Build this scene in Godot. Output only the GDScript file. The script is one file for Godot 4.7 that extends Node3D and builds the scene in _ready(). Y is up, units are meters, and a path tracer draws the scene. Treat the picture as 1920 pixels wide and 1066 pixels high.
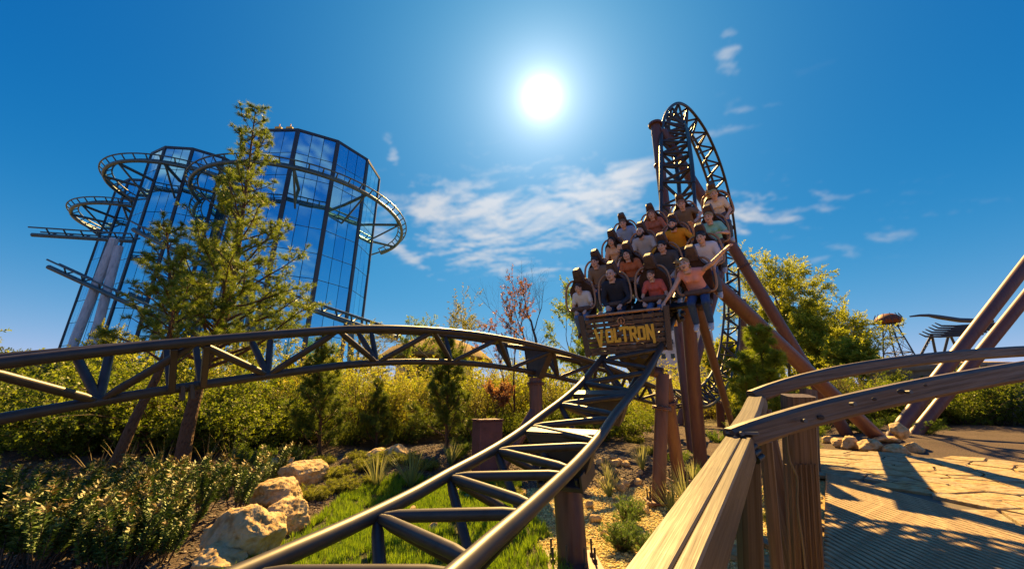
extends Node3D
# A launched coaster train diving past a garden path, mirrored towers behind. y up, metres, the eye stands at (0, 1.3, 0) and looks along -z.

const F := 711.0
const TILT := 0.30543
const EYE := 1.3
const GAUGE := 1.05
const EXPOSURE := 2.9

const WAY := [
	Vector3(-2.50, 0.46, 1.50), Vector3(0.92, 0.01, 0.40), Vector3(-2.00, 0.47, 0.38), Vector3(0.92, 0.01, 0.40),
	Vector3(-1.50, 0.47, -0.74), Vector3(0.92, 0.01, 0.40), Vector3(-1.27, 0.46, -1.26), Vector3(0.91, 0.01, 0.40),
	Vector3(-1.04, 0.46, -1.78), Vector3(0.91, 0.01, 0.40), Vector3(-0.81, 0.49, -2.28), Vector3(0.91, 0.01, 0.41),
	Vector3(-0.59, 0.53, -2.77), Vector3(0.90, 0.02, 0.43), Vector3(-0.35, 0.59, -3.25), Vector3(0.89, 0.01, 0.45),
	Vector3(-0.11, 0.67, -3.72), Vector3(0.89, -0.01, 0.46), Vector3(0.13, 0.75, -4.18), Vector3(0.89, -0.01, 0.46),
	Vector3(0.37, 0.85, -4.63), Vector3(0.88, -0.01, 0.48), Vector3(0.62, 0.98, -5.07), Vector3(0.86, -0.01, 0.50),
	Vector3(0.89, 1.15, -5.52), Vector3(0.83, -0.00, 0.55), Vector3(1.20, 1.34, -5.95), Vector3(0.80, 0.00, 0.60),
	Vector3(1.55, 1.58, -6.39), Vector3(0.79, -0.01, 0.62), Vector3(1.91, 1.89, -6.85), Vector3(0.78, -0.03, 0.62),
	Vector3(2.32, 2.29, -7.32), Vector3(0.76, -0.05, 0.64), Vector3(2.78, 2.81, -7.81), Vector3(0.74, -0.03, 0.68),
	Vector3(3.30, 3.45, -8.33), Vector3(0.73, -0.02, 0.68), Vector3(3.87, 4.23, -8.92), Vector3(0.73, -0.02, 0.68),
	Vector3(4.48, 5.10, -9.54), Vector3(0.78, 0.05, 0.63), Vector3(5.38, 7.23, -11.03), Vector3(0.84, 0.00, 0.54),
	Vector3(5.99, 9.35, -11.94), Vector3(0.86, -0.02, 0.50), Vector3(6.68, 11.43, -13.10), Vector3(0.92, -0.09, 0.39),
	Vector3(7.43, 13.37, -14.36), Vector3(0.94, -0.31, 0.14), Vector3(8.23, 15.01, -15.55), Vector3(0.74, -0.63, -0.22),
	Vector3(9.15, 16.21, -16.68), Vector3(0.26, -0.88, -0.40), Vector3(10.16, 16.63, -17.82), Vector3(-0.31, -0.89, -0.32),
	Vector3(11.42, 16.33, -19.17), Vector3(-0.68, -0.66, -0.32), Vector3(12.75, 15.39, -20.72), Vector3(-0.83, -0.46, -0.33),
	Vector3(13.98, 14.01, -22.38), Vector3(-0.90, -0.35, -0.25), Vector3(14.94, 12.11, -24.04), Vector3(-0.96, -0.25, -0.14),
	Vector3(15.52, 9.85, -25.43), Vector3(-0.99, -0.11, -0.06), Vector3(15.61, 7.46, -26.25), Vector3(-0.99, 0.13, -0.06),
	Vector3(14.95, 5.35, -26.02), Vector3(-0.90, 0.39, -0.19), Vector3(13.55, 3.40, -24.79), Vector3(-0.79, 0.57, -0.23),
	Vector3(11.66, 2.13, -22.76), Vector3(-0.61, 0.76, -0.23), Vector3(9.59, 1.57, -20.35), Vector3(-0.52, 0.77, -0.36),
	Vector3(7.40, 1.67, -17.60), Vector3(-0.64, 0.53, -0.55), Vector3(4.88, 2.02, -14.44), Vector3(-0.71, 0.32, -0.62),
	Vector3(2.33, 2.43, -11.42), Vector3(-0.71, 0.19, -0.68), Vector3(0.55, 2.67, -9.78), Vector3(-0.65, 0.13, -0.75),
	Vector3(-0.87, 2.76, -8.56), Vector3(-0.67, 0.11, -0.73), Vector3(-1.96, 2.69, -7.47), Vector3(-0.71, 0.10, -0.69),
	Vector3(-2.82, 2.54, -6.57), Vector3(-0.70, 0.10, -0.71), Vector3(-3.67, 2.32, -5.83), Vector3(-0.68, 0.10, -0.73),
	Vector3(-4.43, 2.10, -5.14), Vector3(-0.72, 0.10, -0.68), Vector3(-5.11, 1.85, -4.38), Vector3(-0.81, 0.09, -0.58),
	Vector3(-5.90, 1.45, -3.17), Vector3(-0.88, 0.09, -0.47), Vector3(-6.82, 0.90, -1.39), Vector3(-0.90, 0.10, -0.43)]

var rng := RandomNumberGenerator.new()
var M := {}
var taken := {}
var sun_dir := Vector3.UP


# ---------------------------------------------------------------- pixels, ground
func P(px: float, py: float, t: float) -> Vector3:
	var x := (px - 960.0) / F
	var y := (533.0 - py) / F
	return Vector3(x * t, EYE + (y * cos(TILT) + sin(TILT)) * t, (y * sin(TILT) - cos(TILT)) * t)


func edge(x: float, z: float) -> float:  # signed distance to the edge of the path, positive on the path
	return (x - 2.56) * 0.783 + (z + 3.69) * 0.622


func hgt(x: float, z: float) -> float:
	var d := -z
	var h := -0.5 + 0.045 * clampf(d - 6.0, 0.0, 12.0)
	h += 0.05 * sin(x * 1.3 + z * 0.7) * smoothstep(3.0, 7.0, d) + 0.03 * sin(x * 3.1 - z * 2.3)
	# low bank on the far left, a mound beyond the path
	h += 0.35 * exp(-((x + 1.5) * (x + 1.5) * 0.08 + (z + 11.5) * (z + 11.5) * 0.25))
	h += 0.30 * exp(-((x - 2.6) * (x - 2.6) * 0.5 + (z + 9.6) * (z + 9.6) * 0.5))
	var e := edge(x, z)
	var end := smoothstep(12.0, 14.5, d + maxf(0.0, x - 9.0) * 0.35)
	var on := smoothstep(-1.3, -0.1, e) * (1.0 - end)
	h = lerpf(h, -0.09, on)
	h += 0.34 * smoothstep(-2.0, 2.0, e) * end * (1.0 - smoothstep(22.0, 34.0, d))
	return h


func ground(x: float, z: float) -> Vector3:
	return Vector3(x, hgt(x, z), z)


func gp(px: float, py: float) -> Vector3:  # where the ray of a pixel meets the ground
	var t := 2.0
	for k in 400:
		var p := P(px, py, t)
		if p.y <= hgt(p.x, p.z):
			return ground(p.x, p.z)
		t += maxf(0.02, (p.y - hgt(p.x, p.z)) * 0.3)
	return ground(P(px, py, 30.0).x, P(px, py, 30.0).z)


# ---------------------------------------------------------------- meshes
class MB:
	var v := PackedVector3Array()
	var n := PackedVector3Array()
	var c := PackedColorArray()
	var ix := PackedInt32Array()
	var col := Color.WHITE
	var colored := false

	func vert(p: Vector3, nn: Vector3) -> int:
		v.append(p)
		n.append(nn)
		if colored:
			c.append(col)
		return v.size() - 1

	func tri(a: int, b: int, d: int) -> void:
		var g := (v[b] - v[a]).cross(v[d] - v[a])
		if g.dot(n[a] + n[b] + n[d]) > 0.0:
			ix.append_array(PackedInt32Array([a, d, b]))
		else:
			ix.append_array(PackedInt32Array([a, b, d]))

	func quad(p0: Vector3, p1: Vector3, p2: Vector3, p3: Vector3, out: Vector3) -> void:
		var nn := (p1 - p0).cross(p2 - p0)
		if nn.length_squared() < 1e-16:
			nn = (p2 - p0).cross(p3 - p0)
		nn = nn.normalized()
		if nn.dot(out) < 0.0:
			nn = -nn
		var a := vert(p0, nn)
		vert(p1, nn)
		vert(p2, nn)
		vert(p3, nn)
		tri(a, a + 1, a + 2)
		tri(a, a + 2, a + 3)

	func face(ps: Array, out: Vector3) -> void:  # a flat convex polygon
		var nn: Vector3 = (ps[1] - ps[0]).cross(ps[2] - ps[0]).normalized()
		if nn.dot(out) < 0.0:
			nn = -nn
		var a := v.size()
		for p in ps:
			vert(p, nn)
		for k in range(1, ps.size() - 1):
			tri(a, a + k, a + k + 1)

	func tube(pts: Array, rad: Array, sides := 8, capped := true, squash := 1.0) -> void:
		var ref := Vector3.UP
		var d0: Vector3 = (pts[1] - pts[0]).normalized()
		if absf(d0.y) > 0.9:
			ref = Vector3.RIGHT
		var a0 := v.size()
		var last := pts.size() - 1
		var ux := ref.cross(d0).normalized()
		for i in pts.size():
			var d: Vector3 = (pts[mini(i + 1, last)] - pts[maxi(i - 1, 0)]).normalized()
			ux = (ux - d * ux.dot(d)).normalized()
			var uy := d.cross(ux)
			for k in sides:
				var a := TAU * k / sides
				var nn := ux * cos(a) + uy * sin(a)
				vert(pts[i] + (ux * cos(a) + uy * sin(a) * squash) * rad[i], nn)
		for i in last:
			for k in sides:
				var k2 := (k + 1) % sides
				var p := a0 + i * sides
				tri(p + k, p + k2, p + sides + k)
				tri(p + k2, p + sides + k2, p + sides + k)
		if capped:
			for e in [0, last]:
				var d: Vector3 = (pts[e] - pts[1 if e == 0 else last - 1]).normalized()
				var ring := []
				for k in sides:
					ring.append(v[a0 + e * sides + k])
				face(ring, d)

	func rod(a: Vector3, b: Vector3, r: float, sides := 8) -> void:
		tube([a, b], [r, r], sides)

	func box(t: Transform3D, s: Vector3, bevel := 0.0) -> void:  # s: full size
		var h := s * 0.5
		var b := minf(bevel, minf(h.x, minf(h.y, h.z)) * 0.9)
		var o := t.origin
		for ax in 3:
			for sg in [-1.0, 1.0]:
				var u := (ax + 1) % 3
				var w := (ax + 2) % 3
				var A = t.basis[ax] * (h[ax] * sg)
				var U := t.basis[u] * (h[u] - b)
				var W := t.basis[w] * (h[w] - b)
				quad(o + A - U - W, o + A + U - W, o + A + U + W, o + A - U + W, A)
		if b > 0.0:
			for ax in 3:
				var u := (ax + 1) % 3
				var w := (ax + 2) % 3
				var L := t.basis[ax] * (h[ax] - b)
				for su in [-1.0, 1.0]:
					for sw in [-1.0, 1.0]:
						var p: Vector3 = o + t.basis[u] * (h[u] * su) + t.basis[w] * ((h[w] - b) * sw)
						var q: Vector3 = o + t.basis[u] * ((h[u] - b) * su) + t.basis[w] * (h[w] * sw)
						quad(p - L, p + L, q + L, q - L, t.basis[u] * su + t.basis[w] * sw)
			for sx in [-1.0, 1.0]:
				for sy in [-1.0, 1.0]:
					for sz in [-1.0, 1.0]:
						var X: Vector3 = t.basis.x * sx
						var Y: Vector3 = t.basis.y * sy
						var Z: Vector3 = t.basis.z * sz
						face([o + X * h.x + Y * (h.y - b) + Z * (h.z - b), o + X * (h.x - b) + Y * h.y + Z * (h.z - b), o + X * (h.x - b) + Y * (h.y - b) + Z * h.z], X + Y + Z)

	func prism(poly: Array, t: Transform3D, depth: float, bevel := 0.0) -> void:  # a convex outline in t's xy plane, from z = 0 to depth
		var mid := Vector2.ZERO
		for p in poly:
			mid += p
		mid /= poly.size()
		var lo := []
		var hi := []
		var rim := []
		for p in poly:
			var q: Vector2 = p
			if bevel > 0.0:
				q = p + (mid - p).normalized() * bevel * 1.3
			lo.append(t * Vector3(p.x, p.y, 0))
			rim.append(t * Vector3(p.x, p.y, depth - bevel))
			hi.append(t * Vector3(q.x, q.y, depth))
		face(lo, -t.basis.z)
		face(hi, t.basis.z)
		var m := t * Vector3(mid.x, mid.y, depth * 0.5)
		for i in poly.size():
			var j := (i + 1) % poly.size()
			var out: Vector3 = (lo[i] + lo[j]) * 0.5 - m
			quad(lo[i], lo[j], rim[j], rim[i], out)
			if bevel > 0.0:
				quad(rim[i], rim[j], hi[j], hi[i], out + t.basis.z * 0.1)

	func lathe(prof: Array, t: Transform3D, sides := 16, arc := TAU) -> void:  # prof: Vector2(radius, y)
		var a0 := v.size()
		for i in prof.size():
			var d: Vector2 = prof[mini(i + 1, prof.size() - 1)] - prof[maxi(i - 1, 0)]
			var nr := Vector2(d.y, -d.x).normalized()
			for k in sides + 1:
				var a := arc * k / sides
				vert(t * Vector3(prof[i].x * cos(a), prof[i].y, prof[i].x * sin(a)), (t.basis * Vector3(nr.x * cos(a), nr.y, nr.x * sin(a))).normalized())
		for i in prof.size() - 1:
			for k in sides:
				var p := a0 + i * (sides + 1) + k
				tri(p, p + 1, p + sides + 1)
				tri(p + 1, p + sides + 2, p + sides + 1)

	func ball(o: Vector3, r: Vector3, seg := 8, rings := 6) -> void:
		var a0 := v.size()
		for i in rings + 1:
			var la := PI * i / rings
			for k in seg + 1:
				var lo := TAU * k / seg
				var d := Vector3(sin(la) * cos(lo), cos(la), sin(la) * sin(lo))
				vert(o + d * r, (d / r).normalized())
		for i in rings:
			for k in seg:
				var p := a0 + i * (seg + 1) + k
				tri(p, p + 1, p + seg + 1)
				tri(p + 1, p + seg + 2, p + seg + 1)

	func add(o: MB, t: Transform3D) -> void:
		var a0 := v.size()
		for i in o.v.size():
			vert(t * o.v[i], (t.basis * o.n[i]).normalized())
		for k in range(0, o.ix.size(), 3):
			tri(a0 + o.ix[k], a0 + o.ix[k + 1], a0 + o.ix[k + 2])

	func mesh() -> ArrayMesh:
		var a := []
		a.resize(Mesh.ARRAY_MAX)
		a[Mesh.ARRAY_VERTEX] = v
		a[Mesh.ARRAY_NORMAL] = n
		if colored:
			a[Mesh.ARRAY_COLOR] = c
		a[Mesh.ARRAY_INDEX] = ix
		var m := ArrayMesh.new()
		if ix.size() > 0:
			m.add_surface_from_arrays(Mesh.PRIMITIVE_TRIANGLES, a)
		return m


func frame(o: Vector3, zdir: Vector3, up := Vector3.UP) -> Transform3D:  # z along zdir, y near up
	var z := zdir.normalized()
	if absf(z.dot(up)) > 0.98:
		up = Vector3.FORWARD if absf(z.z) < 0.9 else Vector3.RIGHT
	var x := up.cross(z).normalized()
	return Transform3D(Basis(x, z.cross(x), z), o)


# ---------------------------------------------------------------- nodes
func numbered(called: String) -> String:
	var k: int = taken.get(called, -1) + 1
	taken[called] = k
	return called if k == 0 else "%s_%03d" % [called, k]


func tag(o: Node, label: String, category: String, group := "", kind := "") -> void:
	o.set_meta("label", label)
	o.set_meta("category", category)
	if group:
		o.set_meta("group", group)
	if kind:
		o.set_meta("kind", kind)


func thing(called: String, at: Transform3D, label: String, category: String, group := "") -> Node3D:
	var o := Node3D.new()
	o.name = numbered(called)
	add_child(o)
	o.transform = at
	tag(o, label, category, group)
	return o


var marks := []  # [where, words]: landmarks that single out look-alikes


func nearest(p: Vector3) -> String:
	var best := 1e9
	var words := ""
	for q in marks:
		var d: float = Vector2(p.x - q[0].x, p.z - q[0].z).length()
		if d < best:
			best = d
			words = q[1]
	return words


func part(called: String, mesh: Mesh, m: Material, parent: Node, t := Transform3D.IDENTITY) -> MeshInstance3D:
	var o := MeshInstance3D.new()
	o.name = numbered(called) if parent == self else called
	o.mesh = mesh
	o.material_override = m
	o.transform = t
	parent.add_child(o, true)
	return o


func setting(called: String, mesh: Mesh, m: Material) -> MeshInstance3D:
	var o := part(called, mesh, m, self)
	o.set_meta("kind", "structure")
	return o


func many(called: String, mesh: Mesh, m: Material, parent: Node, ts: Array, cs := []) -> MultiMeshInstance3D:
	var mm := MultiMesh.new()
	mm.transform_format = MultiMesh.TRANSFORM_3D
	mm.use_colors = cs.size() > 0
	mm.mesh = mesh
	mm.instance_count = ts.size()
	for i in ts.size():
		mm.set_instance_transform(i, ts[i])
		if cs.size() > 0:
			mm.set_instance_color(i, cs[i])
	var o := MultiMeshInstance3D.new()
	o.name = numbered(called) if parent == self else called
	o.multimesh = mm
	o.material_override = m
	parent.add_child(o, true)
	return o


func leaves(called: String, mesh: Mesh, m: Material, parent: Node, ts: Array, cs: Array) -> MeshInstance3D:  # many small sprays joined into one crown
	var src := mesh.surface_get_arrays(0)
	var sv := PackedVector3Array()
	var sn := PackedVector3Array()
	for i in src[Mesh.ARRAY_INDEX]:
		sv.append(src[Mesh.ARRAY_VERTEX][i])
		sn.append(src[Mesh.ARRAY_NORMAL][i])
	var v := PackedVector3Array()
	var n := PackedVector3Array()
	var c := PackedColorArray()
	var one := PackedColorArray()
	one.resize(sv.size())
	for i in ts.size():
		var t: Transform3D = ts[i]
		v.append_array(t * sv)
		n.append_array(Transform3D(t.basis.orthonormalized(), Vector3.ZERO) * sn)
		one.fill(cs[i])
		c.append_array(one)
	var a := []
	a.resize(Mesh.ARRAY_MAX)
	a[Mesh.ARRAY_VERTEX] = v
	a[Mesh.ARRAY_NORMAL] = n
	a[Mesh.ARRAY_COLOR] = c
	var am := ArrayMesh.new()
	am.add_surface_from_arrays(Mesh.PRIMITIVE_TRIANGLES, a)
	tris += sv.size() / 3 * ts.size()
	return part(called, am, m, parent)


var tris := 0


# ---------------------------------------------------------------- materials
func lin(r: float, g: float, b: float) -> Color:
	return Color(r, g, b).linear_to_srgb()


func noise_tex(size: int, freq: float, ramp: Array, sd: int, kind := FastNoiseLite.TYPE_SIMPLEX_SMOOTH, oct := 5) -> ImageTexture:
	var nz := FastNoiseLite.new()
	nz.seed = sd
	nz.noise_type = kind
	nz.frequency = freq
	nz.fractal_octaves = oct
	if kind == FastNoiseLite.TYPE_CELLULAR:
		nz.cellular_return_type = FastNoiseLite.RETURN_CELL_VALUE
	var src := nz.get_seamless_image(size, size)
	var g := Gradient.new()
	g.offsets = PackedFloat32Array(range(ramp.size()).map(func(k): return float(k) / (ramp.size() - 1)))
	g.colors = PackedColorArray(ramp)
	var im := Image.create(size, size, false, Image.FORMAT_RGB8)
	for y in size:
		for x in size:
			im.set_pixel(x, y, g.sample(src.get_pixel(x, y).r))
	return ImageTexture.create_from_image(im)


func bump_tex(size: int, freq: float, sd: int, strength: float, kind := FastNoiseLite.TYPE_SIMPLEX_SMOOTH, oct := 5) -> ImageTexture:
	var nz := FastNoiseLite.new()
	nz.seed = sd
	nz.noise_type = kind
	nz.frequency = freq
	nz.fractal_octaves = oct
	var im := nz.get_seamless_image(size, size)
	im.convert(Image.FORMAT_RGBA8)
	im.bump_map_to_normal_map(strength)
	return ImageTexture.create_from_image(im)


func mat(c: Color, rough: float, metal := 0.0, tex: Texture2D = null, nrm: Texture2D = null, scale := Vector3.ONE, nscale := 1.0) -> StandardMaterial3D:
	var m := StandardMaterial3D.new()
	m.albedo_color = c
	m.roughness = rough
	m.metallic = metal
	if tex or nrm:
		m.uv1_triplanar = true
		m.uv1_scale = scale
	if tex:
		m.albedo_texture = tex
	if nrm:
		m.normal_enabled = true
		m.normal_texture = nrm
		m.normal_scale = nscale
	return m


func leafy(c: Color, rough: float, through: float) -> StandardMaterial3D:
	var m := StandardMaterial3D.new()
	m.albedo_color = c
	m.roughness = rough
	m.vertex_color_use_as_albedo = true
	m.cull_mode = BaseMaterial3D.CULL_DISABLED
	if through > 0.0:
		m.backlight_enabled = true
		m.backlight = Color(through, through, through * 0.7)
	return m


func materials() -> void:
	var g := func(a): return Color(a, a, a)
	var streak := noise_tex(256, 0.012, [g.call(0.62), g.call(0.86), g.call(0.95), g.call(1.0), g.call(0.8)], 3)
	var fine := bump_tex(256, 0.05, 4, 3.0)
	M.steel = mat(lin(0.066, 0.057, 0.053), 0.44, 0.2, noise_tex(256, 0.02, [Color(0.7, 0.66, 0.62), Color(0.95, 0.93, 0.9), Color(1, 1, 1), Color(0.9, 0.8, 0.7)], 5), null, Vector3(0.7, 0.7, 0.7))
	M.plate = mat(lin(0.095, 0.078, 0.068), 0.5, 0.3, streak, null, Vector3.ONE)
	M.rust = mat(lin(0.175, 0.082, 0.064), 0.42, 0.1, noise_tex(256, 0.012, [Color(0.66, 0.62, 0.6), Color(0.92, 0.88, 0.86), Color(1, 1, 1), Color(0.86, 0.9, 0.95), Color(1, 0.9, 0.84)], 6), null, Vector3(2.2, 0.3, 2.2))
	M.rust.uv1_world_triplanar = true
	var grain := noise_tex(256, 0.018, [Color(0.4, 0.34, 0.3), Color(0.74, 0.68, 0.62), Color(0.88, 0.84, 0.8), Color(1, 0.98, 0.95), Color(0.82, 0.74, 0.66)], 8)
	var grain_n := bump_tex(256, 0.03, 9, 5.0)
	M.wood = mat(lin(0.080, 0.060, 0.042), 0.5, 0.0, grain, grain_n, Vector3(9, 9, 0.16), 0.22)
	M.wood_dark = mat(lin(0.14, 0.10, 0.072), 0.5, 0.0, grain, grain_n, Vector3(9.0, 9.0, 0.22), 0.5)
	M.slat = mat(lin(0.42, 0.32, 0.19), 0.7, 0.0, grain, grain_n, Vector3(4.0, 4.0, 0.6), 0.6)
	M.knot = mat(lin(0.035, 0.024, 0.017), 0.7)
	M.plank = mat(lin(0.21, 0.135, 0.078), 0.6, 0.0, grain, grain_n, Vector3(1.2, 9.0, 9.0), 0.8)
	var stone := noise_tex(512, 0.008, [Color(0.46, 0.41, 0.35), Color(0.76, 0.64, 0.46), Color(0.98, 0.9, 0.74), Color(1.0, 0.98, 0.93), Color(0.8, 0.66, 0.46)], 10)
	var stone_n := bump_tex(512, 0.02, 11, 12.0)
	M.rock = mat(lin(0.58, 0.48, 0.32), 0.85, 0.0, stone, stone_n, Vector3(1.1, 1.1, 1.1), 1.0)
	M.flag = []
	for k in 4:
		M.flag.append(mat([lin(0.40, 0.33, 0.21), lin(0.35, 0.31, 0.23), lin(0.42, 0.33, 0.19), lin(0.33, 0.29, 0.22)][k], 0.75, 0.0, stone, stone_n, Vector3(0.8, 0.8, 0.8), 0.5))
		M.flag[k].uv1_world_triplanar = true
	M.ground = mat(Color.WHITE, 0.95, 0.0, noise_tex(512, 0.045, [Color(0.45, 0.42, 0.4), Color(0.75, 0.72, 0.7), Color(1, 1, 1), Color(1, 0.96, 0.9)], 12), bump_tex(512, 0.06, 13, 8.0), Vector3(0.9, 0.9, 0.9), 1.0)
	M.ground.vertex_color_use_as_albedo = true
	M.chip = mat(Color.WHITE, 0.9)
	M.chip.vertex_color_use_as_albedo = true
	M.bark = mat(lin(0.16, 0.095, 0.055), 0.9, 0.0, noise_tex(256, 0.03, [Color(0.4, 0.36, 0.33), Color(0.8, 0.75, 0.7), Color(1, 0.95, 0.9), Color(0.75, 0.7, 0.66)], 14), bump_tex(256, 0.04, 15, 8.0), Vector3(2.5, 0.9, 2.5), 1.0)
	M.twig = mat(lin(0.10, 0.07, 0.05), 0.9)
	M.leaf = leafy(Color.WHITE, 0.5, 1.1)
	M.gloss_leaf = leafy(Color.WHITE, 0.55, 0.5)
	M.needle = leafy(Color.WHITE, 0.45, 1.0)
	M.grass = leafy(Color.WHITE, 0.45, 1.0)
	M.concrete = mat(lin(0.30, 0.25, 0.20), 0.9, 0.0, streak, fine, Vector3(0.4, 0.4, 0.4), 0.5)
	M.block = mat(lin(0.16, 0.055, 0.06), 0.6, 0.0, streak, fine, Vector3(0.8, 0.8, 0.8), 0.3)
	M.seat = mat(lin(0.135, 0.078, 0.055), 0.62, 0.0, streak, bump_tex(256, 0.08, 16, 4.0), Vector3(3, 3, 3), 0.4)
	M.bronze = mat(lin(0.40, 0.225, 0.125), 0.4, 0.15)
	M.copper = mat(lin(0.62, 0.30, 0.14), 0.38, 0.2, streak, null, Vector3(3, 3, 3))
	M.yellow = mat(lin(0.92, 0.52, 0.05), 0.45)
	M.black = mat(lin(0.02, 0.02, 0.021), 0.4)
	M.rubber = mat(lin(0.05, 0.045, 0.04), 0.7)
	M.grey_metal = mat(lin(0.12, 0.12, 0.12), 0.35, 0.6)
	M.white_metal = mat(lin(0.62, 0.66, 0.68), 0.45, 0.0, streak, null, Vector3(1, 0.2, 1))
	M.teal = mat(lin(0.09, 0.17, 0.19), 0.4, 0.1, streak, null, Vector3(0.5, 0.5, 0.5))
	M.dark = mat(lin(0.045, 0.055, 0.068), 0.4)
	M.glass = []
	for k in 3:
		M.glass.append(mat([lin(0.32, 0.75, 0.93), lin(0.28, 0.69, 0.90), lin(0.36, 0.80, 0.96)][k], 0.03, 0.92, null, bump_tex(256, 0.004, 30 + k, 6.0, FastNoiseLite.TYPE_SIMPLEX_SMOOTH, 2), Vector3(0.12, 0.12, 0.12), 0.05))
	M.plaster = mat(lin(0.70, 0.69, 0.66), 0.9, 0.0, streak, null, Vector3(0.1, 0.1, 0.1))
	M.thatch = mat(lin(0.46, 0.33, 0.12), 0.95, 0.0, grain, grain_n, Vector3(1.5, 1.5, 1.5), 1.0)
	M.terracotta = mat(lin(0.50, 0.20, 0.10), 0.85, 0.0, streak, null, Vector3(0.3, 0.3, 0.3))
	M.dome = mat(lin(0.25, 0.085, 0.045), 0.6, 0.2, noise_tex(256, 0.03, [Color(0.4, 0.35, 0.3), Color(0.9, 0.8, 0.7), Color(1, 1, 1), Color(0.6, 0.6, 0.5)], 21), null, Vector3(0.3, 0.3, 0.3))
	M.navy = mat(lin(0.01, 0.02, 0.08), 0.6)
	M.window = mat(lin(0.05, 0.07, 0.09), 0.08, 0.3)


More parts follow.
